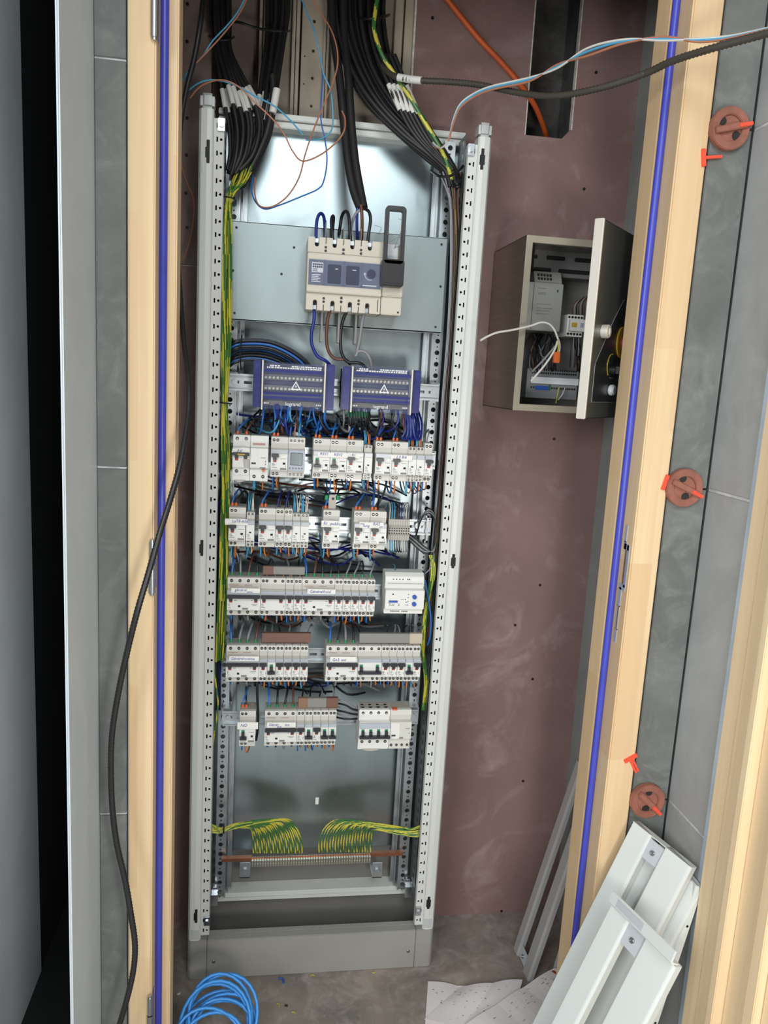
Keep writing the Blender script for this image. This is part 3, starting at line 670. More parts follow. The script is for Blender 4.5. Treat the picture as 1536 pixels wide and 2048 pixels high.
t, w = big(X(464.5, 958), 1, 2, 2, 'white heavy breaker with folded label at the left end of the top row', True)
toggle_z(t, 0.0008, w - 0.0008, [0.0085, 0.0265], 1, 0.0105)
for k in (0.0085, 0.0265): screw_at(t, k, 0.020, -0.006, 0.0036); screw_at(t, k, 0.0865, -0.0022, 0.0036)
MB().prism([(0.0235, 0.029), (0.0345, 0.029), (0.0345, 0.046), (0.021, 0.046)], -0.0155, -0.0145, 'y').build('grey_corner', 'devcap', t)
lab = MB().prism([(-0.0015, 0.0590), (0.034, 0.0575), (0.0345, 0.0685), (0.022, 0.0700), (0.0, 0.0665)], -0.0185, -0.0165, 'y').build('paper_label', 'paper', t)
text_mesh('handwriting', 'AV', 0.0085, 'ink', lab, (0.0085, -0.0187, 0.0602), 0.15)
MB().box(0.0105, 0.0255, -0.0262, -0.0255, 0.0552, 0.0578).build('yellow_strip', 'yellow', t)
def leakage(x, row, w, label, cap_orange):
    t = thing('earth_leakage_block', label, 'earth leakage unit', (x, 0, RZ[row] - 0.010))
    poly = [(0.048, 0.004), (0.040, 0.0), (-0.003, 0.0), (-0.003, 0.024), (-0.0135, 0.0285), (-0.0135, 0.0690), (0.0, 0.070), (-0.003, 0.082), (-0.0015, 0.0935), (0.045, 0.0935), (0.048, 0.090)]
    MB().prism(poly, 0.0002, w - 0.0002, 'x').build('body', 'devwhite' if not cap_orange else 'dev', t, bevel=0.0006)
    MB().box(0.0015, w - 0.0015, 0.006, 0.044, 0.093, 0.094).build('top_cover', 'devcap', t)
    MB().box(0.001, w * 0.45, -0.0155, -0.0132, 0.030, 0.068).build('raised_panel', 'devwhite', t, bevel=0.001)
    MB().box(0.003, 0.012, -0.0164, -0.0150, 0.0365, 0.040).build('window', 'tog', t)
    return t
t = leakage(X(464.5, 958) + 2 * MOD + 0.0003, 1, 2 * MOD + 0.002, 'white earth leakage block joined to the heavy breaker on the top row', False)
b = MB().box(0.020, 0.032, -0.0145, -0.013, 0.0275, 0.0305); b.build('grey_bar', 'print', t)
MB().box(0.025, 0.0305, -0.0165, -0.008, 0.0215, 0.0265).build('test_button', 'ofer', t, bevel=0.0008)
for k in (0.009, 0.027): screw_at(t, k, 0.0095, -0.003, 0.0036)
MB().box(0.022, 0.032, -0.0141, -0.0134, 0.049, 0.0502).build('brand_print', 'print', t); MB().box(0.0305, 0.0325, -0.0141, -0.0134, 0.041, 0.0435).build('side_print', 'print', t); MB().box(0.0305, 0.0325, -0.0141, -0.0134, 0.035, 0.038).build('side_print', 'print', t)
MB().box(0.005, 0.03, -0.0032, -0.0025, 0.075, 0.0785).build('top_print', 'printred', t)
# lowest row right: four-pole heavy breaker and its leakage block
t, w = big(X(714.5, 1497), 5, 4, 3, 'white four-pole heavy breaker with lowered toggle, right of the lowest row', True)
MB().box(0.001, w - 0.001, -0.0175, -0.014, 0.0555, 0.0685).build('label_holder', 'holder', t, bevel=0.0008)
toggle_z(t, 0.0008, w - 0.0008, [MOD * (k + 0.5) for k in range(4)], 0, 0.0085)
b = MB()
for k in range(4):
    screw_at(t, MOD * (k + 0.5), 0.020, -0.006, 0.0034); screw_at(t, MOD * (k + 0.5), 0.0865, -0.0022, 0.0034)
    b.prism([(MOD * (k + 0.2), 0.014), (MOD * (k + 0.8), 0.014), (MOD * (k + 0.6), 0.007), (MOD * (k + 0.4), 0.007)], 0.0938, 0.0945, 'z'); b.cyl((MOD * (k + 0.5), 0.025, 0.0938), 0.0035, 0.0007, 'z', 10)
b.build('cable_entry', 'hole', t)
t = leakage(X(714.5, 1497) + 4 * MOD + 0.0004, 5, 2.75 * MOD, 'pale earth leakage block joined to the four-pole breaker on the lowest row', True)
MB().box(0.004, 0.015, -0.0035, 0.008, 0.0925, 0.0955).build('orange_tab', 'ofer', t)
for k in range(4): screw_at(t, 0.0055 + k * 0.0122, 0.0095, -0.003, 0.0031)
MB().box(0.034, 0.045, -0.0141, -0.0134, 0.053, 0.0542).build('brand_print', 'print', t); MB().box(0.018, 0.030, -0.0141, -0.0134, 0.0295, 0.0335).build('grey_badge', 'print', t); MB().box(0.042, 0.044, -0.0141, -0.0134, 0.041, 0.0435).build('side_print', 'print', t)
# lighting controller on the third row
x0, x1 = 0.2415, 0.3275
t = thing('lighting_controller', 'pale grey lighting controller with two blue knobs at the right of the third row', 'controller', (x0, 0, 0.884))
w = x1 - x0
poly = [(0.048, 0.004), (0.04, 0), (0.0, 0.0), (0.0, 0.011), (-0.0125, 0.014), (-0.0125, 0.056), (0.002, 0.058), (-0.001, 0.073), (0.002, 0.083), (0.012, 0.0905), (0.044, 0.0905), (0.048, 0.087)]
MB().prism(poly, 0, w, 'x').build('body', 'devwhite', t, bevel=0.0008)
b = MB()
for k in range(26): b.box(0.006 + k * 0.003, 0.0072 + k * 0.003, -0.0011, 0.001, 0.0675, 0.0695)
b.build('vent_slit', 'print', t)
for xx in (0.008, 0.0305): pass
for xx in (0.0175, 0.0245, 0.0315, 0.0385, 0.0495, 0.053): MB().cyl((xx, -0.0005, 0.0775), 0.0013, 0.002, 'y', 8).build('terminal', 'hole', t)
b = MB()
for xx in (0.0155, 0.019, 0.0225, 0.026, 0.0295, 0.033, 0.0405, 0.044, 0.0475, 0.051): MB().cyl((xx, -0.0006, 0.0055), 0.0013, 0.002, 'y', 8).build('terminal', 'hole', t)
b.cyl((0.0165, -0.0131, 0.0475), 0.0017, 0.001, 'y', 10)
for xx, zz in ((0.0505, 0.0475), (0.050, 0.0405), (0.044, 0.036), (0.050, 0.031), (0.046, 0.030), (0.050, 0.0235)): b.cyl((xx, -0.0131, zz), 0.0011, 0.001, 'y', 8)
b.box(0.034, 0.041, -0.0129, -0.0124, 0.0355, 0.0362); b.box(0.0435, 0.048, -0.0129, -0.0124, 0.0232, 0.0238)
b.build('status_print', 'hole', t)
for zz in (0.0425, 0.0265):
    b = MB().cyl((0.0635, -0.0175, zz), 0.0047, 0.006, 'y', 20); b.box(0.0625, 0.0645, -0.0185, -0.0172, zz - 0.0035, zz + 0.0035); b.build('knob', 'bluebadge', t, bevel=0.0005, smooth=True)
bb = MB().box(0.0075, 0.0275, -0.0131, -0.0122, 0.0285, 0.0335).build('blue_badge', 'bluebadge', t)
text_mesh('lettering', 'TLU', 0.0072, 'hole', t, (0.0075, -0.0127, 0.0215)); text_mesh('lettering', '2', 0.0072, 'hole', t, (0.0285, -0.0127, 0.0215))

# handwritten paper labels
def slip(px0, py0, px1, py1, words, label, fold=0.0, ysurf=-0.0172):
    a, c = at(px0, py0, ysurf), at(px1, py1, ysurf)
    t = thing('paper_label', label, 'label', (a.x, ysurf, c.z))
    w, h = c.x - a.x, a.z - c.z; ang = 0.0
    MB().prism([(0, 0), (w, 0.0), (w, h * 0.96), (w * 0.5, h * 1.0), (0, h)], -0.0004, 0.0, 'y').build('slip', 'paper', t)
    for xx, zz, s, wd in words: text_mesh('handwriting', wd, s, 'ink', t, (xx * w, -0.0006, zz * h), 0.2)
slip(635.5, 904, 720, 917, [(0.05, 0.4, 0.008, 'RSV1'), (0.38, 0.35, 0.008, 'RSV2'), (0.8, 0.45, 0.007, 'R1')], 'long white paper label with three handwritten codes on the top row', ysurf=-0.0176)
slip(782, 909.5, 824, 922, [(0.25, 0.35, 0.009, 'L3 R4')], 'short white paper label with handwriting at the right of the top row', ysurf=-0.0176)
slip(450, 1037, 495.5, 1050.5, [(0.3, 0.4, 0.0085, 'LaTE-606')], 'white paper label overhanging the left end of the second row', ysurf=-0.0176)
slip(643, 1041, 681.5, 1055, [(0.1, 0.4, 0.009, 'Ec'), (0.45, 0.35, 0.009, 'public')], 'white paper label on the lone breaker in the middle of the second row', ysurf=-0.0176)
slip(719, 1044, 767, 1057, [(0.03, 0.55, 0.007, 'mo'), (0.14, 0.2, 0.008, 'tung'), (0.55, 0.5, 0.0085, 'RAS'), (0.82, 0.1, 0.007, 'do')], 'white paper label across the paired breakers on the second row', ysurf=-0.0176)
slip(462.5, 1176, 520, 1186, [(0.12, 0.35, 0.0085, 'général'), (0.55, 0.03, 0.006, 'ation')], 'white paper label with blue handwriting at the left of the third row', ysurf=-0.0176)
slip(615, 1178, 671, 1188.5, [(0.08, 0.25, 0.0085, 'Général'), (0.55, 0.25, 0.0085, 'froid')], 'white paper label with blue handwriting in the middle of the third row', ysurf=-0.0176)
slip(458.5, 1312.5, 518, 1322, [(0.05, 0.25, 0.0085, 'Général'), (0.5, 0.22, 0.008, 'cuisine')], 'white paper label with blue handwriting at the left of the fourth row', ysurf=-0.0176)
slip(660.5, 1313.5, 713, 1324, [(0.08, 0.2, 0.0085, 'Gn3. ext')], 'white paper label with short blue handwriting in the middle of the fourth row', ysurf=-0.0176)
slip(475, 1444.5, 516, 1458, [(0.14, 0.35, 0.009, 'NO')], 'wide white paper label on the lone breaker of the lowest row', ysurf=-0.0176)
slip(534, 1445, 591, 1455, [(0.06, 0.35, 0.0085, 'Génér'), (0.35, 0.05, 0.007, 'aux'), (0.62, 0.3, 0.008, 'bm')], 'white paper label scribbled in blue on the four-module switch of the lowest row', ysurf=-0.0176)

# grey clip with green-tipped wires on the lone breaker of the second row
v = at(664, 1012, 0.02); t = thing('terminal_clip', 'small grey clip with green wire tips on top of the lone second-row breaker', 'clip', (v.x, 0.02, 1.1105))
MB().prism([(-0.008, 0), (0.008, 0), (0.008, 0.018), (0.0065, 0.030), (-0.0065, 0.030), (-0.008, 0.018)], -0.006, 0.006, 'y').build('body', 'devcap', t, bevel=0.001)
MB().cyl((0.001, -0.0068, 0.022), 0.003, 0.001, 'y', 12).build('screw_hole', 'scr', t)
for sx in (-1, 1):
    MB().cyl((sx * 0.012, 0.004, 0.018), 0.0042, 0.010, 'z', 10).build('green_tip', 'gtop', t, smooth=True)
    MB().tube(spline([(sx * 0.012, 0.004, 0.026), (sx * 0.016, 0.02, 0.038), (sx * 0.04, 0.06, 0.036), (sx * 0.07, 0.1, 0.02)], 5), 0.0022, 8).build('lead', 'blackw', t, smooth=True)
v = at(836, 1051, 0.045); cb_ = MB().cyl((v.x, 0.040, v.z), 0.007, 0.006, 'y', 18).box(v.x - 0.0055, v.x + 0.0055, 0.0393, 0.0402, v.z - 0.0008, v.z + 0.0008); cpart(cb_, 'rail_screw', 'screw', 0.0006)
# comb busbars on top of the breakers
def busbar(px0, py0, px1, py1, ends, label, m):
    a, c = at(px0, py0, 0.008), at(px1, py1, 0.008)
    t = thing('comb_busbar', label, 'busbar', (a.x, 0.008, c.z)); w, h = c.x - a.x, a.z - c.z
    MB().prism([(0, 0), (0.016, 0), (0.020, h * 0.85), (0.012, h), (0.003, h)], 0, w, 'x').build('cover', m, t, bevel=0.0008)
    for f0, f1, mm in ends: MB().prism([(-0.001, -0.0006), (0.0165, -0.0006), (0.0205, h * 0.85), (0.012, h + 0.0006), (0.0022, h + 0.0006)], f0 * w, f1 * w, 'x').build('end_cap', mm, t, bevel=0.0008)
    b = MB(); k = 0.008
    while k < w: b.box(k, k + 0.002, 0.004, 0.006, -0.010, 0.0); k += MOD
    b.build('prong', 'copper', t)
busbar(526, 1133.5, 609.5, 1150, [(0, 0.25, 'brownbar')], 'grey comb busbar with brown left end on the third row', 'greybar')
busbar(524, 1267, 621.5, 1285.5, [], 'all-brown comb busbar on the left half of the fourth row', 'brownbar')
busbar(719.5, 1268, 844, 1287, [(0.8, 1.0, 'tray')], 'long grey comb busbar with tan right end on the fourth row', 'greybar')
busbar(597, 1398, 676, 1415.5, [(0, 0.24, 'tanbar'), (0.7, 1.0, 'brownbar')], 'grey comb busbar with copper left end and brown right end, lowest row', 'greybar')

# grey rail terminals, second row
xa = at(775.5, 1078, 0.01).x
for k in range(9):
    t = thing('rail_terminal', 'slim grey rail terminal in the row of nine right of the second-row breakers', 'terminal', (xa + k * 0.0052, 0.0, 1.046), 'slim grey rail terminals')
    MB().prism([(0.05, 0.0), (0.012, 0.0), (0.010, 0.012), (0.006, 0.014), (0.006, 0.030), (0.010, 0.034), (0.012, 0.046), (0.05, 0.046)], 0.0002, 0.005, 'x').build('body', 'devcap', t)
    b = MB()
    for z, y in ((0.0165, 0.0055), (0.022, 0.0055), (0.0275, 0.0055)): b.cyl((0.0026, y, z), 0.0016, 0.001, 'y', 8)
    b.build('wire_entry', 'hole', t)

# ================================================================= MAIN SWITCH
mx0, mx1, mz0, mz1 = 0.0465, 0.1955, 1.5175, 1.657
t = thing('main_switch', 'large cream main switch with smoked window and black loop handle on the mounting plate', 'main switch', (mx0, 0, mz0))
w, h = mx1 - mx0, mz1 - mz0; wr = 0.2385 - mx0
def comb(z_out, z_in, zs, x0, x1, notch, slit):
    """outline of a shoulder in (x, z) with U notches and slits opening at z_out"""
    pts = [(x0, z_in), (x0, z_out)]; ev = [(x, 'n') for x in notch] + [(x, 's') for x in slit]
    for x, k in sorted(ev):
        if k == 'n':
            r = 0.0042; pts += [(x - r, z_out)]
            s = 1 if z_out > z_in else -1
            pts += [(x + r * math.cos(math.radians(a)), zs - s * r * math.sin(math.radians(a))) for a in (180, 150, 120, 90, 60, 30, 0)]
            pts += [(x + r, z_out)]
        else:
            s = 1 if z_out > z_in else -1; pts += [(x - 0.0008, z_out), (x - 0.0008, z_out - s * 0.012), (x + 0.0008, z_out - s * 0.012), (x + 0.0008, z_out)]
    return pts + [(x1, z_out), (x1, z_in)]
nt = [0.0175, 0.0525, 0.0875, 0.1225]; sl = [0.035, 0.070, 0.105]
b = MB().prism(comb(h, h - 0.030, h - 0.014, 0, w, nt, sl), -0.020, 0.0, 'y'); b.build('upper_shoulder', 'mccb', t, bevel=0.0006)
b = MB().prism(comb(0, 0.034, 0.016, 0, w, [x + 0.0005 for x in nt], sl), -0.020, 0.0, 'y'); b.build('lower_shoulder', 'mccb', t, bevel=0.0006)
b = MB().box(0, w, 0.0, 0.057, 0, h).prism([(-0.020, 0.032), (-0.030, 0.034), (-0.030, h - 0.032), (-0.020, h - 0.029), (0.0, h - 0.029), (0.0, 0.032)], 0.0, w, 'x'); b.build('body', 'mccb', t, bevel=0.0012)
b = MB().box(w + 0.0015, wr, -0.019, 0.057, 0.0, h - 0.002).prism([(-0.019, 0.034), (-0.026, 0.036), (-0.026, h - 0.034), (-0.019, h - 0.030)], w + 0.0015, wr, 'x'); b.build('side_module', 'mccb', t, bevel=0.0015)
MB().box(0.0025, w - 0.003, -0.0312, -0.029, 0.0475, 0.095).build('window_bed', 'win', t)
for x0, x1 in ((0.040, 0.0665), (0.0765, 0.1025)): MB().box(x0, x1, -0.0335, -0.031, 0.052, 0.088).build('drawer', 'blackp', t, bevel=0.0012)
b = MB()
for x0, x1 in ((0.0545, 0.060), (0.0885, 0.096)): b.box(x0, x1, -0.0339, -0.0332, 0.079, 0.0805)
b.box(0.0085, 0.031, -0.0324, -0.031, 0.071, 0.090)
for k in range(5): b.box(0.0085, 0.026 - (k % 2) * 0.004, -0.0322, -0.031, 0.0655 - k * 0.0032, 0.0672 - k * 0.0032)
b.box(0.110, 0.138, -0.0322, -0.031, 0.0515, 0.0535); annulus(b, (0.1245, -0.0322, 0.0745), 0.0105, 0.0115, 0.001, 24, 0, 170, 290); annulus(b, (0.1135, -0.0324, 0.0745), 0.0012, 0.0022, 0.001, 12)
b.build('white_print', 'whiteprint', t)
b = MB()
for r in range(2):
    for k in range(5): b.box(0.0105 + k * 0.004, 0.0135 + k * 0.004, -0.0327, -0.0323, 0.0800 + r * 0.0045, 0.0832 + r * 0.0045)
for r in range(3): b.box(0.0105, 0.020, -0.0327, -0.0323, 0.0730 + r * 0.002, 0.0738 + r * 0.002)
b.build('black_print', 'hole', t)
MB().cyl((0.1265, -0.0345, 0.0755), 0.0085, 0.004, 'y', 24).build('rotary_dial', 'blackp', t, bevel=0.0006, smooth=True)
MB().box(0.002, w - 0.0025, -0.0365, -0.0355, 0.047, 0.0955).box(0.002, w - 0.0025, -0.0355, -0.030, 0.0945, 0.0955).box(0.002, w - 0.0025, -0.0355, -0.030, 0.047, 0.048).build('window', 'clearblue', t)
b = MB()
for x in (0.0335, 0.0715, 0.107): b.box(x - 0.0022, x + 0.0022, -0.0375, -0.0362, 0.047, 0.0955)
b.build('window_rib', 'clearblue', t)
def spot(x, z, r, y=-0.0207): MB().cyl((x, y, z), r, 0.001, 'y', 12).build('screw_hole', 'scr', t)
for x in sl[::2]:
    for z in (h - 0.0185, h - 0.025, 0.017, 0.0235): spot(x, z, 0.0026)
for z in (h - 0.0205, h - 0.028, 0.019, 0.0265): spot(sl[1], z, 0.0028)
for x in nt: spot(x, h - 0.014, 0.004, -0.0015); spot(x, 0.016, 0.004, -0.0015)
spot(wr - 0.006, 0.006, 0.0022, -0.0195)
MB().box(w - 0.006, w - 0.0045, -0.0205, -0.0195, 0.004, 0.028).build('slit', 'scr', t)
for x in nt:
    for z0_ in (0.002, h - 0.0095): MB().box(x - 0.0036, x + 0.0036, -0.012, -0.004, z0_, z0_ + 0.008).build('clamp', 'rail', t, bevel=0.0006)
for x in sl:
    MB().box(x - 0.0006, x + 0.0006, -0.010, 0.035, h - 0.010, h + (0.034 if x < 0.05 else 0.024)).build('phase_barrier', 'greybar', t)
    MB().box(x - 0.002, x + 0.002, 0.010, 0.045, -0.060, 0.004).build('phase_barrier', 'greybar', t)
# black loop handle
hx = 0.2125 - mx0
b = MB(); out, inn = [], []
def rrect(x0, x1, z0, z1, r, n=5):
    pts = []
    for cx, cz, a0 in ((x1 - r, z1 - r, 0), (x0 + r, z1 - r, 90), (x0 + r, z0 + r, 180), (x1 - r, z0 + r, 270)):
        for k in range(n + 1): a = math.radians(a0 + 90 * k / n); pts.append((cx + r * math.cos(a), cz + r * math.sin(a)))
    return pts
z0, z1 = 1.5695 - mz0, 1.7205 - mz0
O, I = rrect(hx - 0.0205, hx + 0.0205, z0 + 0.042, z1, 0.008), rrect(hx - 0.0125, hx + 0.0125, z0 + 0.052, z1 - 0.0095, 0.003)
n = len(O); vs = [(p[0], y, p[1]) for y in (-0.056, -0.044) for p in O] + [(p[0], y, p[1]) for y in (-0.056, -0.044) for p in I]; fs = []
for i in range(n):
    j = (i + 1) % n
    fs += [(i, j, 2 * n + j, 2 * n + i), (n + i, n + j, 3 * n + j, 3 * n + i), (i, j, n + j, n + i), (2 * n + i, 2 * n + j, 3 * n + j, 3 * n + i)]
b.add(vs, fs); b.build('loop_handle', 'blackp', t, bevel=0.0012)
MB().prism(rrect(hx - 0.0225, hx + 0.0225, z0, z0 + 0.052, 0.006), -0.056, -0.026, 'y').build('handle_base', 'blackp', t, bevel=0.0025)
MB().prism(rrect(hx - 0.0165, hx + 0.0165, z0 + 0.006, z0 + 0.036, 0.003), -0.0575, -0.055, 'y').build('handle_inset', 'blackp', t, bevel=0.0008)
MB().box(hx - 0.0125, hx + 0.0125, -0.0275, -0.026, z0 + 0.05, h - 0.004).build('grey_sleeve', 'framein', t)
b = MB()
for a, c in (((hx + 0.004, -0.03, 0.128), (hx + 0.016, -0.035, 0.165)), ((hx - 0.012, -0.03, 0.135), (hx - 0.03, -0.03, 0.150))):
    a, c = Vector(a), Vector(c); b.tube(spline([a, a.lerp(c, 0.5) + Vector((0.004, -0.004, 0.012)), c, c + Vector((0.006, 0, 0.014)), c + Vector((-0.008, 0, 0.018))], 5), 0.0005, 5)
b.tube(spline([(hx + 0.005, -0.03, 0.130), (hx + 0.02, -0.034, 0.138), (hx + 0.012, -0.03, 0.150), (hx - 0.004, -0.03, 0.140)], 5), 0.0005, 5)
b.build('thin_lead', 'greyw', t, smooth=True)

# ================================================================= DISTRIBUTION BLOCKS
def dist(x0, x1, z0, z1, label):
    t = thing('distribution_block', label, 'distribution block', (x0, 0, z0)); w, h = x1 - x0, z1 - z0
    MB().box(0.0, w, 0.030, 0.058, 0.004, h - 0.004).build('base', 'distbed', t, bevel=0.001)
    for a, c in ((0.0, 0.0175), (w - 0.0195, w)):
        MB().box(a, c, 0.004, 0.058, 0.001, h).build('end_block', 'distblue', t, bevel=0.0015)
        for zz in (0.018, 0.060):
            b = MB().box(a + 0.003, c - 0.003, 0.0028, 0.0045, zz - 0.008, zz + 0.008); annulus(b, ((a + c) / 2, 0.0015, zz), 0.0042, 0.006, 0.002, 18); b.build('snap_socket', 'distblue', t, bevel=0.0004)
        MB().prism([(a + 0.004, h - 0.02), (c - 0.002, h - 0.006), (a + 0.004, h - 0.006)], 0.0025, 0.0045, 'y').build('white_fin', 'distclear', t)
    for a in (0.0175, w - 0.0225): MB().box(a, a + 0.003, -0.010, 0.020, -0.003, h + 0.001).build('cream_rib', 'cream', t, bevel=0.0006)
    bx0, bx1 = 0.0215, w - 0.0235
    MB().box(bx0, bx1, 0.016, 0.032, 0.036, 0.047).box(bx0, bx1, 0.016, 0.032, 0.058, 0.069).box(bx0, bx1, 0.020, 0.032, 0.006, 0.016).build('terminal_bar', 'distbar', t)
    n = 15
    for k in range(n):
        xx = bx0 + 0.004 + (bx1 - bx0 - 0.008) * k / (n - 1)
        for zz in (0.0405, 0.0625):
            o = D.objects.new('terminal_screw', dist.screw) if dist.screw else MB().cyl((0, 0, 0), 0.0027, 0.006, 'y', 12).box(-0.002, 0.002, -0.0004, 0.0, -0.0004, 0.0004).build('terminal_screw', 'brass')
            dist.screw = o.data
            if o.name not in COL.objects: COL.objects.link(o)
            o.parent = t; o.location = (xx, 0.0105, zz)
    b = MB(); b.box(bx0, bx1, -0.0075, -0.0065, 0.019, 0.078); b.prism([(-0.0065, 0.078), (0.010, 0.094), (0.011, 0.094), (-0.0055, 0.0775)], bx0, bx1, 'x'); b.prism([(-0.0065, 0.019), (0.004, 0.004), (0.005, 0.004), (-0.0055, 0.0195)], bx0, bx1, 'x'); b.box(bx0, bx1, 0.004, 0.005, -0.001, 0.005)
    b.build('clear_cover', 'distclear', t)
    MB().box(bx0, bx1, -0.0082, -0.0074, 0.0735, 0.0795).box(bx0, bx1, -0.0082, -0.0074, 0.020, 0.0255).box(bx0, bx1, -0.0082, -0.0074, 0.029, 0.0335).build('blue_band', 'distband', t)
    b = MB(); rnd = random.Random(3)
    for row, zz in enumerate((0.0815, 0.0852)):
        xx = bx0 + (0.012 if row else 0.006)
        while xx < bx1 - 0.008:
            ww = rnd.uniform(0.0018, 0.005)
            if not (row and 0.03 < xx - bx0 < 0.052): b.box(xx, xx + ww, -0.0018 + row * 0.0038 - 0.0012, -0.0012 + row * 0.0038 - 0.0012, zz, zz + 0.0026)
            xx += ww + rnd.uniform(0.0006, 0.0018)
    for xx in (bx0 + 0.002, bx0 + 0.005, bx0 + 0.009, bx1 - 0.013, bx1 - 0.009, bx1 - 0.005): b.box(xx, xx + 0.0022, -0.0005, 0.0, 0.0095, 0.0122)
    b.build('white_print', 'whiteprint', t)
    text_mesh('lettering', 'legrand', 0.0105, 'whiteprint', t, ((bx0 + bx1) / 2, -0.0050, 0.0075), 0, 0.0003, 'CENTER')
    c = ((bx0 + bx1) / 2 + 0.0045, 0.046); b = MB(); r = 0.0120
    P = [(c[0] + r * math.cos(math.radians(a)), c[1] + r * math.sin(math.radians(a))) for a in (90, 210, 330)]; r = 0.0082
    Q = [(c[0] + r * math.cos(math.radians(a)), c[1] + r * math.sin(math.radians(a))) for a in (90, 210, 330)]
    for i in range(3): j = (i + 1) % 3; b.prism([P[i], P[j], Q[j], Q[i]], -0.0086, -0.0078, 'y')
    b.prism([(c[0] + 0.001, c[1] + 0.0055), (c[0] - 0.002, c[1] + 0.0005), (c[0] + 0.0004, c[1] + 0.001), (c[0] - 0.0012, c[1] - 0.0038), (c[0] + 0.0024, c[1] + 0.002), (c[0] + 0.0002, c[1] + 0.0016)], -0.0086, -0.0078, 'y')
    b.build('warning_triangle', 'whiteprint', t)
dist.screw = None
dist(-0.0535, 0.1125, 1.3175, 1.413, 'blue distribution block with clear cover and warning triangle, left one')
dist(0.1285, 0.2930, 1.321, 1.411, 'blue distribution block with clear cover and warning triangle, right one')

# ================================================================= EARTH BAR
t = thing('earth_bar', 'copper earth bar with a long row of clamp terminals at the bottom of the cabinet', 'earth bar', (0, 0.08, 0))
yb = 0.08
a, c, e, g = at(443, 1718, yb), at(502, 1718, yb), at(742, 1710, yb), at(806, 1705, yb)
MB().box(a.x, g.x, -0.002, 0.002, 0.2475, 0.2525).box(a.x, c.x + 0.002, -0.004, 0.010, 0.2455, 0.2535).box(e.x, g.x, -0.004, 0.010, 0.2455, 0.2535).build('copper_bar', 'copper', t, bevel=0.0006)
NT = 47; TX = []
tm = None
for k in range(NT):
    xx = c.x + 0.004 + (e.x - c.x - 0.008) * k / (NT - 1); TX.append(xx)
    if tm is None:
        o = MB().box(-0.0024, 0.0024, -0.010, 0.006, -0.011, 0.006).cyl((0, -0.0108, -0.0035), 0.0019, 0.002, 'y', 10).build('clamp_terminal', 'brass', t, bevel=0.0005); tm = o.data
    else: o = D.objects.new('clamp_terminal', tm); o.parent = t; COL.objects.link(o)
    o.location = (xx, 0, 0.2445 + 0.004 * 0)
for px in (490, 754):
    v = at(px, 1737, yb)
    b = MB().box(v.x - 0.012, v.x + 0.012, -0.006, -0.004, v.z - 0.021, v.z + 0.020).box(v.x - 0.012, v.x + 0.012, -0.006, 0.05, v.z - 0.021, v.z - 0.018); b.cyl((v.x, -0.010, v.z - 0.002), 0.0075, 0.004, 'y', 18)
    b.build('bracket', 'rail', t, bevel=0.0006)

# ================================================================= WIRING INSIDE THE CABINET
rnd = random.Random(11)
RN = {1: 'top', 2: 'second', 3: 'third', 4: 'fourth', 5: 'lowest'}
CN = {'blue': 'blue', 'lblue': 'light blue', 'orange': 'orange', 'brown': 'dark brown', 'brownl': 'light brown', 'blackw': 'black', 'greyw': 'grey', 'whitew': 'white', 'dblue': 'dark blue'}
def top_wire(x, row, m, fer=None, rise=0.03, dx=0.0, top=0.083, r=0.0016, z=None):
    z = RZ[row] + top if z is None else z
    o = wire('wire', [(x, 0.018, z - 0.006), (x, 0.018, z + 0.008), (x + dx * 0.3, 0.024, z + rise * 0.7), (x + dx * 0.7, 0.05, z + rise), (x + dx, 0.085, z + rise * 0.75), (x + dx * 1.2, 0.125, z + rise * 0.1)], r, m,
             '%s wire curving up and back out of breaker tops on the %s row' % (CN[m], RN[row]), 'wire', '%s wires above the %s breaker row' % (CN[m], RN[row]), sub=5)
    if fer: MB().cyl((x, 0.018, z - 0.001), 0.0034, 0.008, 'z', 10, 0, 0.0026).build('ferrule', fer, o, smooth=True)
def low_wire(x, row, m, drop=0.025, dx=0.0, r=0.0016):
    z = RZ[row]; pts = [(x, 0.02, z + 0.004), (x, 0.018, z - drop * 0.5), (x + dx * 0.3, 0.024, z - drop), (x + dx * 0.7, 0.055, z - drop * 1.15), (x + dx, 0.10, z - drop * 0.7), (x + dx, 0.135, z + 0.01)]
    if row >= 3 and r < 0.002: tangle(pts, r, m); return
    wire('wire', pts, r, m,
         '%s wire dropping from breaker bottoms on the %s row' % (CN[m], RN[row]), 'wire', '%s wires under the %s breaker row' % (CN[m], RN[row]), sub=4)
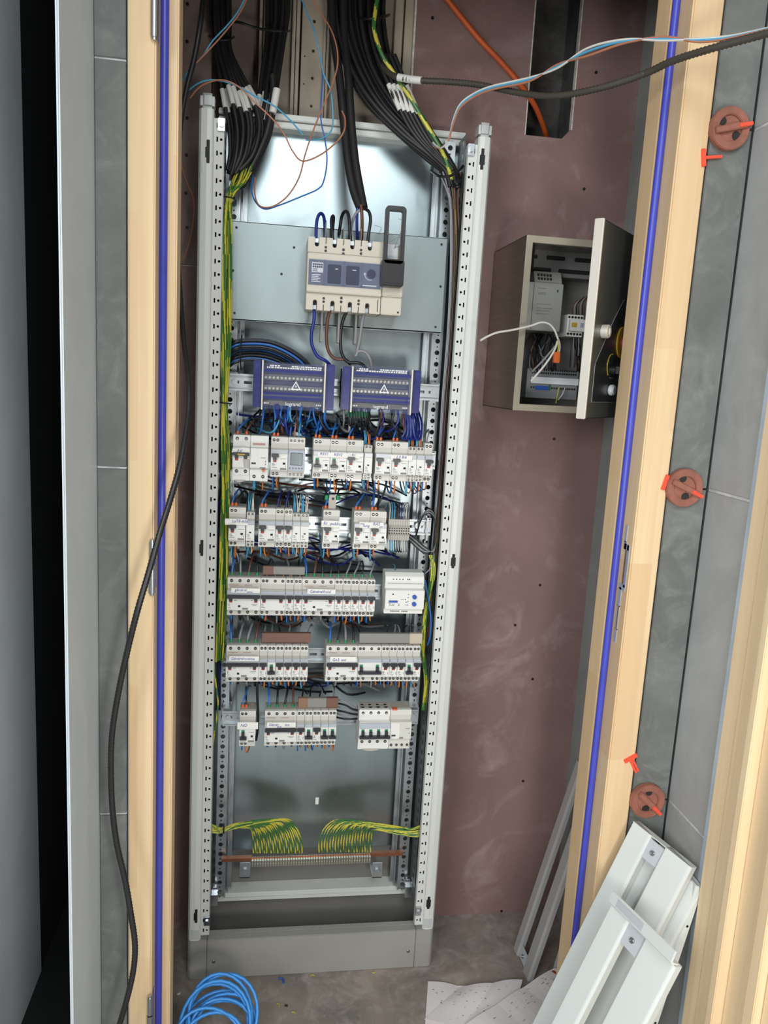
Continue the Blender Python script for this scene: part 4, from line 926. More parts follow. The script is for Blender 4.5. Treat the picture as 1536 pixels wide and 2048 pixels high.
for row, lst in DEV.items():
    for kind, x, t in lst:
        if kind == 'rcbo':
            top_wire(x + 0.0058, row, 'blue', 'ofer', 0.030, rnd.uniform(0.01, 0.03), r=0.0019)
            top_wire(x + 0.0135, row, 'blackw', 'ofer', 0.026, rnd.uniform(-0.02, 0.02), r=0.0019)
            low_wire(x + 0.0058, row, 'blue' if row != 2 else 'lblue', rnd.uniform(0.02, 0.03), rnd.uniform(-0.004, 0.01))
            low_wire(x + 0.0135, row, 'orange', rnd.uniform(0.02, 0.03), rnd.uniform(-0.004, 0.012))
        elif kind == 'mcb' or kind == 'mcb3':
            green = row == 3 and x > 0.1
            top_wire(x + 0.0085, row, 'greyw' if rnd.random() < 0.4 else 'blackw', 'gtop' if green else None, 0.026, rnd.uniform(-0.01, 0.02), r=0.0018)
            if kind == 'mcb' and row == 2: top_wire(x + 0.004, row, 'dblue', None, 0.03, 0.01)
            for q, m in ((0.0048, rnd.choice(['blue', 'lblue', 'blue'])), (0.0125, rnd.choice(['orange', 'brownl', 'orange']))): low_wire(x + q, row, m, rnd.uniform(0.014, 0.026), rnd.uniform(-0.006, 0.01))
            if kind == 'mcb3': low_wire(x + 0.036, row, 'greyw', 0.024, 0.0); low_wire(x + 0.046, row, 'orange', 0.018, 0.004)
        elif kind == 'aux':
            for q, m in ((0.003, 'lblue'), (0.0058, 'lblue'), (0.0108, 'whitew' if row == 2 else 'orange'), (0.0136, 'whitew' if row == 2 else 'brownl')): top_wire(x + q, row, m, None, 0.032, rnd.uniform(-0.004, 0.006), 0.0735, 0.0012)
            for q, m in ((0.003, 'lblue'), (0.006, 'lblue'), (0.0115, 'whitew' if row == 2 else 'dblue'), (0.0145, 'orange')): low_wire(x + q, row, m, rnd.uniform(0.016, 0.03), rnd.uniform(-0.008, 0.012), 0.0012)
        elif kind == 'rcd':
            for k in range(4):
                top_wire(x + MOD * (k + 0.5), row, 'blue' if k == 0 else rnd.choice(['greyw', 'blackw', 'brown']), 'gtop', 0.034, rnd.uniform(-0.004, 0.014), r=0.0024)
                low_wire(x + MOD * (k + 0.5), row, 'blue' if k == 0 else rnd.choice(['greyw', 'blackw']), rnd.uniform(0.012, 0.02), rnd.uniform(-0.004, 0.006), 0.0022)
        elif kind == 'timer':
            for q, m in ((0.004, 'blue'), (0.013, 'brownl'), (0.022, 'lblue')): top_wire(x + q, row, m, None, 0.034, 0.006)
xb = X(464.5, 958)
top_wire(xb + 0.0085, 1, 'blue', 'ofer', 0.03, 0.03, r=0.002); top_wire(xb + 0.0265, 1, 'brown', 'ofer', 0.028, 0.02, r=0.002)
for q, m in ((0.043, 'lblue'), (0.0455, 'lblue'), (0.062, 'orange')): low_wire(xb + q, 1, m, 0.03, 0.0)
for k in range(9):
    m = ('whitew', 'lblue', 'lblue', 'blackw', 'blackw', 'dblue', 'greyw', 'whitew', 'greyw')[k]
    top_wire(xa + k * 0.0052 + 0.0026, 2, m, None, 0.03, 0.004, r=0.0012, z=1.092)
    m = ('whitew', 'lblue', 'lblue', 'blackw', 'blackw', 'blackw', 'whitew', 'whitew', 'greyw')[k]
    x = xa + k * 0.0052 + 0.0026
    wire('wire', [(x, 0.03, 1.05), (x, 0.024, 1.03), (x + 0.004, 0.03, 1.017), (x + 0.012, 0.06, 1.012), (x + 0.018, 0.11, 1.03)], 0.0012, m, '%s wire dropping from the slim grey rail terminals' % CN[m], 'wire', '%s wires under the rail terminals' % CN[m], sub=4)
top_wire(0.262, 3, 'lblue', None, 0.018, 0.01, r=0.0012); top_wire(0.264, 3, 'blackw', None, 0.016, 0.008, r=0.0012)
# runs of wire between the rows, behind the devices
for row in (1, 2, 3, 4, 5):
    z0 = RZ[row] + 0.083
    for k in range(9):
        xs = rnd.uniform(-0.105, -0.02) if k % 3 else rnd.uniform(0.02, 0.1); xe2 = rnd.uniform(0.12, 0.32)
        zz = z0 + rnd.uniform(0.0, 0.05); m = rnd.choice(['blackw', 'blackw', 'blackw', 'dblue', 'greyw', 'brown'])
        pts = [(xs, 0.115, zz + 0.01)] + [(xs + (xe2 - xs) * f, rnd.uniform(0.085, 0.13), zz + rnd.uniform(-0.018, 0.018)) for f in (0.25, 0.5, 0.75)] + [(xe2, 0.125, zz - 0.02)]
        tangle(pts, rnd.uniform(0.0018, 0.003), m)
# dense loops between the distribution blocks and the top row
for k in range(46):
    left = k < 30
    xs = rnd.uniform(-0.035, 0.10) if left else rnd.uniform(0.135, 0.285)
    m = rnd.choice(['blackw', 'blackw', 'blue', 'blue', 'lblue', 'blackw', 'dblue', 'brown'] if left else ['blackw', 'blackw', 'brown', 'dblue', 'greyw', 'blackw'])
    xe2 = xs + rnd.uniform(-0.06, 0.08); zl = rnd.uniform(1.262, 1.290)
    pts = [(xs, rnd.uniform(0.012, 0.04), 1.326), (xs + rnd.uniform(-0.006, 0.006), rnd.uniform(0.0, 0.04), 1.300), ((xs * 2 + xe2) / 3, rnd.uniform(0.01, 0.06), zl), (xe2, rnd.uniform(0.05, 0.09), zl - rnd.uniform(-0.012, 0.01)), (xe2 + rnd.uniform(-0.02, 0.02), 0.12, zl + rnd.uniform(-0.03, 0.03))]
    if k % 2: tangle(pts, rnd.uniform(0.0017, 0.0026), m); continue
    wire('wire', pts, rnd.uniform(0.0017, 0.0026), m, '%s wire hanging below the %s distribution block' % (CN[m], 'left' if left else 'right'), 'wire', '%s wires below the %s distribution block' % (CN[m], 'left' if left else 'right'), sub=5)
for k in range(4):
    x = 0.265 + k * 0.006
    wire('wire', [(x, 0.02, 1.325), (x + 0.002, 0.008, 1.285), (x - 0.004 + k * 0.004, 0.008, 1.268), (x + 0.02, 0.02, 1.27), (x + 0.026, 0.05, 1.30), (x + 0.022, 0.09, 1.33)], 0.0024, 'dblue', 'thick dark blue wire looping under the right end of the right distribution block', 'wire', 'dark blue loops under the right distribution block', sub=6)
# green ferrules of the right block
b = None
for k in range(8):
    x = 0.146 + k * 0.0058
    o = wire('wire', [(x, 0.016, 1.326), (x + 0.001, 0.012, 1.30), (x + 0.006, 0.03, 1.283), (x + 0.012, 0.08, 1.275)], 0.0018, 'blackw', 'black wire with green ferrule below the left half of the right distribution block', 'wire', 'green-tipped wires below the right distribution block', sub=5)
    MB().cyl((x, 0.016, 1.308), 0.0028, 0.011, 'z', 10).build('ferrule', 'gtop', o, smooth=True)
# arcs sweeping in from the left to the left block
for k in range(15):
    f = k / 14; m = ('blackw', 'blue', 'blackw', 'blackw', 'lblue', 'blackw', 'blackw', 'blue', 'blackw', 'blackw', 'blackw', 'blue', 'blackw', 'blackw', 'blackw')[k]
    yy = 0.03 + 0.05 * rnd.random()
    wire('wire', [(-0.118, 0.09, 1.375 + 0.045 * f), (-0.100, yy, 1.400 + 0.045 * f), (-0.072, yy, 1.412 + 0.042 * f), (-0.03 + 0.02 * f, yy, 1.412 + 0.04 * f), (0.005 + 0.05 * f, yy, 1.400 + 0.018 * f), (0.02 + 0.055 * f, 0.045, 1.375)], 0.0026, m,
         '%s wire arching from the left upright into the left distribution block' % CN[m], 'wire', '%s arching wires at the left distribution block' % CN[m], sub=7)
t = wire('cable_tie', [(-0.0785, 0.012, 1.392), (-0.0800, 0.008, 1.42), (-0.0785, 0.02, 1.462)], 0.0015, 'blackp', 'black cable tie around the arching wires left of the distribution block', 'cable tie', None, n=6)
# leads of the main switch
for pts, m, r, lab in (
    (((632, 492, 0.0), (632, 470, 0.004), (634, 440, 0.012), (641, 427, 0.02), (648, 436, 0.03), (650, 470, 0.045), (650, 500, 0.05)), 'dblue', 0.0033, 'dark blue lead looping into the first upper terminal of the main switch'),
    (((667, 494, 0.0), (664, 465, 0.004), (663, 440, 0.012), (666, 432, 0.02), (667, 440, 0.03), (664, 470, 0.045)), 'blackw', 0.0033, 'short black lead looping into the second upper terminal of the main switch'),
    (((702, 498, 0.0), (700, 465, 0.004), (697, 430, 0.012), (690, 423, 0.025), (683, 435, 0.04), (678, 470, 0.05)), 'blackw', 0.0033, 'black lead looping into the third upper terminal of the main switch'),
    (((734, 500, 0.0), (737, 470, 0.0), (741, 440, 0.0), (738, 424, 0.004), (731, 418, 0.012), (726, 412, 0.02)), 'blackw', 0.0033, 'black lead running from the thick cable into the fourth upper terminal'),
    (((728, 414, 0.02), (722, 418, 0.016), (710, 430, 0.02), (702, 455, 0.03), (698, 480, 0.045)), 'greyw', 0.0028, 'grey lead fanning left out of the thick cable above the main switch'),
    (((716, 408, 0.02), (714, 430, 0.02), (714, 460, 0.03), (716, 490, 0.045)), 'dblue', 0.003, 'dark blue lead dropping straight from the thick cable behind the main switch'),
    (((722, 410, 0.015), (724, 435, 0.012), (724, 460, 0.02), (722, 490, 0.04)), 'brown', 0.0034, 'brown lead dropping straight from the thick cable above the main switch'),
    (((628, 608, 0.0), (628, 640, 0.004), (623, 665, 0.006), (624, 690, 0.01), (635, 712, 0.012), (652, 722, 0.015), (664, 735, 0.03)), 'dblue', 0.0034, 'dark blue lead from the main switch down to the left distribution block'),
    (((663, 612, 0.0), (655, 640, 0.006), (653, 680, 0.012), (658, 704, 0.014), (670, 717, 0.015), (690, 719, 0.016), (700, 728, 0.03)), 'brown', 0.0034, 'brown lead from the main switch bending toward the right distribution block'),
    (((698, 615, 0.0), (686, 640, 0.008), (681, 670, 0.014), (683, 705, 0.014), (696, 724, 0.014), (718, 726, 0.012), (731, 735, 0.02), (735, 745, 0.03)), 'blackw', 0.0034, 'black lead from the main switch curving into the right distribution block'),
    (((732, 617, 0.0), (725, 640, 0.008), (719, 680, 0.014), (712, 712, 0.012), (716, 703, 0.012), (730, 704, 0.012), (740, 718, 0.014), (744, 740, 0.03)), 'greyw', 0.0034, 'grey lead from the main switch with a hook above the right distribution block')):
    wire('switch_lead', PX(pts), r, m, lab, 'wire', None, sub=7, n=9)

# earth wires: left bundle down the upright
def earth(name, pts, r, label, group, sub=6, k=0):
    return wire(name, pts, r, ['yel', 'grn'], label, 'earth wire', group, n=8, sub=sub, two=(1, 0.75 + 0.2 * (k % 3), k * 3))
for k in range(24):
    a = rnd.uniform(-1, 1); c = rnd.uniform(-1, 1); top = rnd.uniform(0, 1)
    way = [(470 + 48 * top, 345 - 35 * top, 0.07), (464 + 28 * top, 368 - 10 * top, 0.05), (458, 396, 0.03), (454, 470, 0.024), (453, 600, 0.022), (451, 700, 0.022), (449, 806, 0.020), (450, 900, 0.024), (450, 980, 0.024), (448, 1080, 0.024), (444, 1200, 0.024), (439, 1320, 0.03)]
    way = way[:rnd.choice([7, 9, 10, 11, 12, 12, 12])] if k % 4 else way
    P = []
    for i, (x, y, Y) in enumerate(way):
        tight = 0.5 if i in (2, 6) else 1.0
        sp = 0 if i < 2 else 8.0 * tight
        P.append(at(x + a * sp + rnd.uniform(-1.8, 1.8), y + rnd.uniform(-4, 4), Y + c * 0.010 * tight))
    earth('earth_wire', P, 0.0019, 'green and yellow earth wire in the bundle down the left upright', 'green and yellow wires down the left upright', 6, k)
for py, w_ in ((396, 10), (806, 9)):
    v = at(457 if py < 500 else 449, py, 0.012)
    wire('cable_tie', [v + Vector((-0.012, 0.03, 0)), v + Vector((-0.011, 0.0, 0.001)), v + Vector((0.0, -0.008, 0)), v + Vector((0.012, 0.0, -0.001)), v + Vector((0.013, 0.03, -0.002))], 0.0016, 'blackp', 'black cable tie around the earth wires %s' % ('near the top of the left upright' if py < 500 else 'beside the left distribution block'), 'cable tie', None, n=6)
for k in range(9):
    P = [at(x + rnd.uniform(-4, 4), y, Y) for x, y, Y in ((434, 1000, 0.05), (437, 1120, 0.055), (436, 1250, 0.06), (437, 1330, 0.07), (436, 1420, 0.08))]
    m = 'blackw' if k % 3 else 'dblue'
    wire('wire', P, 0.0022, m, '%s wire tucked behind the earth bundle at the left upright' % CN[m], 'wire', '%s wires behind the left earth bundle' % CN[m])
earth('earth_wire', PX([(428, 1330, 0.02), (432, 1370, 0.015), (436, 1400, 0.012), (434, 1430, 0.014), (430, 1460, 0.02), (424, 1500, 0.03)]), 0.0018, 'single stray earth wire curling down the left upright beside the lowest row', None, 6, 2)
# right-hand mixed bundle behind the right upright
for k in range(22):
    a = rnd.uniform(-1, 1); c = rnd.uniform(-1, 1)
    P = [at(x + a * s, y + rnd.uniform(-5, 5), Y + c * 0.012) for x, y, Y, s in ((900 + a * 10, 346, 0.06, 12), (907, 400, 0.055, 9), (910, 470, 0.05, 9), (908, 560, 0.05, 8), (902, 680, 0.05, 8), (893, 800, 0.05, 9), (885, 920, 0.05, 8), (876, 1040, 0.05, 8), (866, 1160, 0.05, 9), (856, 1290, 0.05, 7))]
    P = P[:rnd.choice([7, 8, 9, 10, 10])]
    m = ('greyw', 'blackw', 'greyw', 'blackw', 'brown', 'earth', 'blackw')[k % 7]
    if m == 'earth': earth('earth_wire', P, 0.0017, 'green and yellow earth wire in the mixed bundle behind the right upright', 'earth wires behind the right upright', 6, k)
    else: wire('wire', P, 0.0018, m, '%s wire in the mixed bundle behind the right upright' % CN[m], 'wire', '%s wires behind the right upright' % CN[m], sub=6)
for k in range(6):
    P = [at(x + rnd.uniform(-4, 4), y, Y) for x, y, Y in ((862, 1110, 0.035), (866, 1150, 0.03), (852, 1230, 0.04), (846, 1290, 0.045), (850, 1360, 0.05), (846, 1420, 0.06))]
    earth('earth_wire', P, 0.0021, 'green and yellow earth wire beside the lighting controller at the right upright', 'earth wires beside the lighting controller', 6, k)
wire('wire', PX([(850, 1160, 0.02), (857, 1200, 0.02), (862, 1240, 0.025), (860, 1275, 0.03), (855, 1290, 0.04)]), 0.0019, 'blue', 'blue wire bulging beside the blue knobs of the lighting controller', 'wire', None)
wire('wire', PX([(866, 1095, 0.04), (868, 1120, 0.03), (858, 1140, 0.03), (845, 1150, 0.03)]), 0.0012, 'greyw', 'thin grey wire dropping into the top of the lighting controller', 'wire', None)
for k in range(5):
    P = PX([(832, 1060 + k * 3, 0.05), (842, 1036 + k, 0.03), (856, 1026 - k * 2, 0.02), (868, 1036 - k * 2, 0.025), (872, 1060, 0.03), (868, 1095 + k * 2, 0.03), (850, 1106 - k * 3, 0.035), (832, 1094 - k * 4, 0.04), (818, 1080 - k * 3, 0.05)])
    wire('wire', P, 0.0016, 'greyw' if k % 2 else 'blackw', '%s wire looping around the right end of the second row' % ('grey' if k % 2 else 'black'), 'wire', '%s loops at the right end of the second row' % ('grey' if k % 2 else 'black'))
wire('wire', PX([(757, 962, 0.02), (757, 1000, 0.03), (755, 1022, 0.02)]), 0.0022, 'blackw', 'left of two black wires crossing from the top row to the second row', 'wire', None)
wire('wire', PX([(773, 962, 0.02), (768, 985, 0.03), (757, 1008, 0.03), (752, 1024, 0.02)]), 0.0022, 'blackw', 'right, slanting one of two black wires crossing from the top row to the second row', 'wire', None)
wire('wire', PX([(514, 1360, 0.02), (515, 1400, 0.01), (516, 1430, 0.01), (515, 1462, 0.02), (512, 1480, 0.05)]), 0.0030, 'blackw', 'thick black wire running down between the lone breaker and its neighbour, lowest row', 'wire', None)
for k in range(6):
    y = 1395 + k * 7
    wire('wire', PX([(672, y + 4, 0.03), (690, y + 8, 0.02), (705, y + 18 - k * 2, 0.02), (720, y + 22 - k * 3, 0.03)]), 0.0022, 'blackw' if k % 2 else 'greyw', '%s wire entering the heavy four-pole breaker from the left' % ('black' if k % 2 else 'grey'), 'wire', '%s wires entering the four-pole breaker' % ('black' if k % 2 else 'grey'))
# earth wires fanned onto the earth bar
yl = 0.07
for k in range(23):
    px = 507 + 97 * k / 22; f = k / 22; off = rnd.uniform(-1, 1); yw = 0.055 + 0.02 * f
    P = [at(418, 1655 + off * 10, 0.03), at(433, 1660 + off * 7, 0.032), at(447, 1660 + off * 4, 0.035), at(468 + 10 * f, 1654 - 4 * f + off * 5, 0.045), at(px - 12 - 24 * f, 1655 - 17 * f + off * 3, yw), at(px - 3 - 9 * f, 1664 - 9 * f + off * 2, yw + 0.004), at(px - 1, 1684, yl), at(px, 1706, yl)]
    earth('earth_wire', P, 0.0017, 'green and yellow earth wire fanning from the left onto the earth bar', 'left fan of earth wires on the earth bar', 6, k)
for k in range(20):
    px = 638 + 103 * k / 19; f = 1 - k / 19; off = rnd.uniform(-1, 1); yw = 0.055 + 0.02 * f
    P = [at(845, 1662 + off * 13, 0.03), at(822, 1665 + off * 8, 0.035), at(798 - 10 * f, 1662 + off * 8 - 4 * f, 0.045), at(px + 14 + 34 * f, 1656 - 14 * f + off * 4, yw), at(px + 4 + 9 * f, 1664 - 9 * f + off * 2, yw + 0.004), at(px + 1, 1682, yl), at(px, 1704, yl)]
    earth('earth_wire', P, 0.0017, 'green and yellow earth wire fanning from the right onto the earth bar', 'right fan of earth wires on the earth bar', 6, k)
v = at(447, 1660, 0.03)
wire('cable_tie', [v + Vector((0, 0.012, 0.009)), v + Vector((0.001, -0.004, 0.007)), v + Vector((0.001, -0.006, -0.004)), v + Vector((0, 0.008, -0.010))], 0.0016, 'blackp', 'black cable tie around the left fan of earth wires near the floor', 'cable tie', None, n=6)

# ================================================================= CABLE TRAYS AND CABLES ABOVE THE CABINET
def tray(px0, px1, Y, label, wl, wr):
    a, c = at(px0, 60, Y).x, at(px1, 60, Y).x; zb = 1.90
    t = thing('cable_tray', label, 'cable tray', (a, Y, zb))
    MB().box(0, c - a, 0.022, 0.024, -0.05, TOP - zb - 0.02).build('tray_back', 'tray', t)
    for x0, w_ in ((0, wl), (c - a - wr, wr)):
        b = MB().box(x0, x0 + w_ * 0.42, -0.004, 0.022, -0.02, TOP - zb - 0.02).box(x0 + w_ * 0.55, x0 + w_, 0.002, 0.022, -0.02, TOP - zb - 0.02)
        b.build('side_rail', 'tray', t, bevel=0.001)
    return t
t = tray(519, 600, 0.186, 'cream cable tray behind the second black bundle from the left', 0.014, 0.016)
b = MB()
for k in range(36): b.box(0.0690, 0.0715, 0.0005, 0.003, 0.012 + k * 0.0075, 0.016 + k * 0.0075)
b.build('slot', 'hole', t)
t = tray(648, 826, 0.186, 'wide cream cable tray behind the thick black cables right of centre', 0.012, 0.040)
a, c = at(604, 60, 0.2).x, at(652, 60, 0.2).x
t = thing('metal_stud', 'cream metal stud with small holes between the two cable trays', 'stud', (a, 0.19, 1.90))
MB().box(0, c - a, 0.01, 0.034, -0.1, TOP - 1.92).build('web', 'tray', t, bevel=0.0015)
b = MB()
for z in (0.062, 0.118, 0.172, 0.23): b.cyl(((c - a) * 0.5, 0.0092, z), 0.0032, 0.0012, 'y', 12)
for z in (0.03, 0.105, 0.16): b.cyl(((c - a) * 0.15, 0.0092, z), 0.0016, 0.0012, 'y', 10)
b.build('hole', 'scr', t)

rnd = random.Random(5)
def bundle(n, way, spread, r, label, group, m='sheath', tags=None, tag_label=None, yd=0.012):
    """way: (px, py, Y, spread factor). each cable is an object; tags: fraction range for a white sleeve"""
    for k in range(n):
        u = (k + 0.5) / n * 2 - 1; c = rnd.uniform(-1, 1)
        P = [at(x + u * s * spread + rnd.uniform(-1.2, 1.2), y + rnd.uniform(-5, 5), Y + c * yd * min(s, 1.2)) for x, y, Y, s in way]
        o = wire('cable', P, r * rnd.uniform(0.85, 1.15), m, label, 'cable', group, n=9, sub=7)
        if tags and (k % tags[3] == 0):
            sp = spline(P, 7); i0 = int(len(sp) * (tags[0] + rnd.uniform(-0.02, 0.03))); i1 = min(len(sp) - 1, i0 + tags[1])
            MB().tube(sp[i0:i1 + 1], r * tags[2], 10).build('white_sleeve', 'sleeve', o, smooth=True)['label'] = 'white numbered sleeve'
bundle(13, [(440, -40, 0.14, 1), (440, 40, 0.13, 1.0), (446, 95, 0.12, 0.8), (462, 150, 0.10, 1.1), (482, 205, 0.085, 1.7), (492, 255, 0.075, 1.7), (486, 305, 0.065, 1.3), (468, 345, 0.06, 0.7)], 21, 0.0042,
       'black sheathed cable in the leftmost bundle above the left upright', 'leftmost bundle of black cables', tags=(0.50, 5, 1.22, 1), yd=0.016)
bundle(9, [(556, -40, 0.155, 1), (556, 30, 0.15, 1.0), (550, 90, 0.14, 0.8), (541, 150, 0.12, 0.75), (532, 210, 0.095, 0.8), (520, 265, 0.08, 1.0), (500, 320, 0.07, 0.9), (474, 372, 0.06, 0.5)], 24, 0.0046,
       'black sheathed cable in the second bundle from the left', 'second bundle of black cables', tags=(0.53, 5, 1.22, 2))
wire('cable', PX([(545, 150, 0.09), (546, 180, 0.085), (541, 230, 0.075), (532, 270, 0.07), (515, 310, 0.065), (490, 360, 0.06)]), 0.0066, 'sheath', 'thicker black cable with a wide white sleeve in the second bundle from the left', 'cable', None, n=12)
MB().tube(spline(PX([(554, 178, 0.073), (549, 205, 0.072), (545, 226, 0.071)]), 5), 0.0075, 14).build('cable_sleeve', 'sleeve', [o for o in COL.objects if o.name.startswith('cable') and o.get('label', '').startswith('thicker')][0], smooth=True)
wire('cable_tie', PX([(468, 44, 0.10), (480, 45, 0.08), (500, 52, 0.08), (522, 58, 0.09), (545, 61, 0.10), (566, 62, 0.10), (580, 62, 0.13)]), 0.0026, 'blackp', 'black strap tied around the second bundle with its loose end pointing left', 'cable tie', None, n=6)
wire('cable_tie', PX([(418, 72, 0.13), (428, 76, 0.10), (445, 80, 0.095), (460, 78, 0.10), (468, 74, 0.13)]), 0.0022, 'blackp', 'black cable tie around the leftmost bundle near the top', 'cable tie', None, n=6)
# thick cable to the main switch
for k, dx in enumerate((-8, 7)):
    wire('cable', PX([(675 + dx * 1.6, -40, 0.13), (678 + dx * 1.5, 60, 0.12), (688 + dx * 1.2, 150, 0.10), (695 + dx, 240, 0.08), (703 + dx, 320, 0.055), (714 + dx * 0.9, 380, 0.035), (724 + dx * 0.5, 416, 0.02)]), 0.0085, 'sheath', 'thick black supply cable, %s strand, running down to the main switch' % ('left' if k == 0 else 'right'), 'cable', None, n=14)
bundle(20, [(712, -40, 0.15, 1.5), (716, 50, 0.14, 1.35), (737, 130, 0.12, 1.25), (775, 200, 0.095, 1.2), (828, 265, 0.075, 0.95), (872, 312, 0.06, 0.55), (900, 342, 0.055, 0.35), (908, 372, 0.05, 0.3)], 40, 0.0047,
       'black sheathed cable in the wide bundle sweeping down to the right upright', 'right-hand bundle of black cables', yd=0.02)
for k in range(5):
    x0 = 783 + k * 9
    P = PX([(x0 - 6, 168 + k * 0.8, 0.062), (x0 + 8, 200 + k, 0.060), (x0 + 17, 220 + k * 2, 0.058)])
    o = wire('cable', PX([(x0 - 30, 110, 0.08), (x0 - 6, 168 + k * 0.8, 0.062), (x0 + 17, 220 + k * 2, 0.058), (x0 + 50, 275 + k * 3, 0.05), (898 + k * 2, 340, 0.045)]), 0.0042, 'sheath', 'black cable with a white numbered sleeve in the right-hand bundle', 'cable', 'sleeved cables of the right-hand bundle', n=9)
    MB().tube(spline(P, 5), 0.0052, 12).build('white_sleeve', 'sleeve', o, smooth=True)['label'] = 'white numbered sleeve'
earth('earth_cable', PX([(758, -30, 0.07), (752, 15, 0.07), (748, 55, 0.065), (762, 105, 0.06), (790, 150, 0.055), (820, 195, 0.05), (850, 245, 0.045), (880, 295, 0.04), (895, 330, 0.04), (903, 360, 0.045)]), 0.0042, 'thick yellow-green earth cable crossing the right-hand black bundle', None, 7, 1)
wire('cable_tie', PX([(716, 34, 0.13), (730, 38, 0.10), (748, 36, 0.09), (766, 34, 0.10), (778, 30, 0.13)]), 0.003, 'blackp', 'black cable tie around the right-hand bundle near the top of the picture', 'cable tie', None, n=6)
wire('cable_tie', PX([(862, 342, 0.06), (878, 352, 0.02), (900, 352, 0.012), (918, 340, 0.02), (926, 332, 0.04)]), 0.003, 'blackp', 'black cable tie gathering the right-hand bundle beside the right upright', 'cable tie', None, n=6)
# corrugated conduit leaving to the right, with its white collar
o = wire('corrugated_conduit', PX([(760, 128, 0.08), (780, 148, 0.05), (802, 156, 0.03), (843, 161, 0.01), (900, 164, -0.02), (960, 170, -0.06), (1040, 186, -0.12), (1110, 192, -0.18), (1200, 176, -0.25), (1290, 147, -0.31), (1345, 122, -0.36), (1420, 98, -0.42), (1500, 76, -0.47), (1580, 55, -0.52)]), 0.0062, 'conduitgrey', 'dark corrugated conduit sagging from the cables across the right pine jamb', 'conduit', None, n=10, ridge=0.2)
MB().tube(spline(PX([(796, 154.5, 0.034), (820, 158.5, 0.022), (843, 161, 0.010)]), 5), 0.0072, 14).build('white_collar', 'sleeve', o, smooth=True)
for k, (m, off, lab) in enumerate((('blue', 0, 'blue'), ('greyw', -3, 'grey-white'), ('brownl', 4, 'brown-orange'))):
    tw = [(866, 288 + off, 0.03), (880, 296, 0.0), (896, 282, -0.02), (906, 245 + off, -0.03), (920, 212 + off, -0.04), (948, 190 + off, -0.06), (985, 175 + off, -0.09), (1060, 158 + off, -0.15), (1115, 133 - off, -0.2), (1175, 103 + off * 2.2, -0.26), (1250, 82 + off, -0.32), (1330, 78 - off, -0.37), (1400, 80 + off, -0.41), (1470, 72 + off * 0.5, -0.45), (1580, 46, -0.52)]
    wire('wire', PX(tw), 0.0019, ('lblue', 'whitew', 'brownl')[k], '%s wire of the twisted trio crossing the top right of the doorway' % lab, 'wire', None, sub=7)
wire('orange_conduit', PX([(872, -30, 0.12), (915, 25, 0.125), (960, 80, 0.13), (1000, 122, 0.135), (1040, 168, 0.145), (1066, 205, 0.17), (1082, 240, 0.2), (1094, 278, 0.24), (1098, 300, 0.26)]), 0.0058, 'conduit', 'orange plastic conduit running down into the cut-out of the pink wall', 'conduit', None, n=12)
# loose blue and brown wires
for pts, m, lab in (
    (((497, -20, -0.02), (478, 20, -0.02), (455, 50, -0.02), (425, 82, -0.01), (405, 112, 0.0), (375, 145, 0.05), (358, 175, 0.09)), 'lblue', 'light blue loose wire slanting across the leftmost bundle at the top'),
    (((500, -18, -0.02), (480, 25, -0.02), (455, 58, -0.02), (425, 92, -0.01), (400, 118, -0.005), (388, 130, 0.0)), 'brownl', 'light brown loose wire slanting across the leftmost bundle at the top'),
    (((375, 182, 0.0), (400, 165, -0.02), (430, 160, -0.03), (470, 170, -0.03), (510, 192, -0.03), (548, 212, -0.02), (580, 240, -0.01), (606, 270, 0.0)), 'lblue', 'light blue loose wire arching from the top of the left upright'),
    (((380, 196, 0.0), (402, 172, -0.02), (440, 160, -0.035), (475, 172, -0.04), (510, 205, -0.04), (545, 238, -0.035), (568, 268, -0.03), (585, 302, -0.03), (605, 322, -0.02), (640, 310, -0.01), (672, 285, 0.0), (688, 262, 0.0), (690, 238, 0.01), (684, 222, 0.02)), 'brownl', 'light brown loose wire looping from the left upright toward the thick cable'),
    (((598, -20, 0.06), (612, 22, 0.05), (628, 60, 0.04), (640, 110, 0.04), (648, 150, 0.04), (661, 180, 0.04), (666, 230, 0.04), (662, 262, 0.05), (640, 278, 0.06), (612, 280, 0.07)), 'lblue', 'light blue loose wire hanging from the top left of the thick cable'),
    (((615, -20, 0.05), (640, 25, 0.05), (660, 55, 0.04), (673, 92, 0.03), (675, 130, 0.03), (664, 170, 0.03), (645, 215, 0.03), (625, 265, 0.03), (610, 310, 0.03), (598, 355, 0.03), (575, 392, 0.03), (545, 413, 0.04), (520, 412, 0.05), (510, 390, 0.06), (510, 355, 0.07)), 'brownl', 'long light brown loose wire curving down in front of the bright back sheet'),
    (((640, 110, 0.06), (646, 150, 0.06), (643, 190, 0.06), (642, 240, 0.06), (650, 280, 0.06), (654, 320, 0.05), (648, 360, 0.05), (636, 378, 0.05), (600, 394, 0.05), (560, 410, 0.05), (530, 418, 0.06), (512, 405, 0.07), (503, 380, 0.075), (506, 350, 0.08)), 'blue', 'blue loose wire ending in a low curve across the bright back sheet'),
    (((366, 180, 0.11), (358, 250, 0.13), (358, 300, 0.14), (368, 350, 0.13), (386, 395, 0.10), (388, 430, 0.10), (380, 480, 0.12), (366, 520, 0.14)), 'brownl', 'thin light brown wire hanging between the pine jamb and the left upright')):
    wire('loose_wire', PX(pts), 0.0015, m, lab, 'wire', None, sub=7)
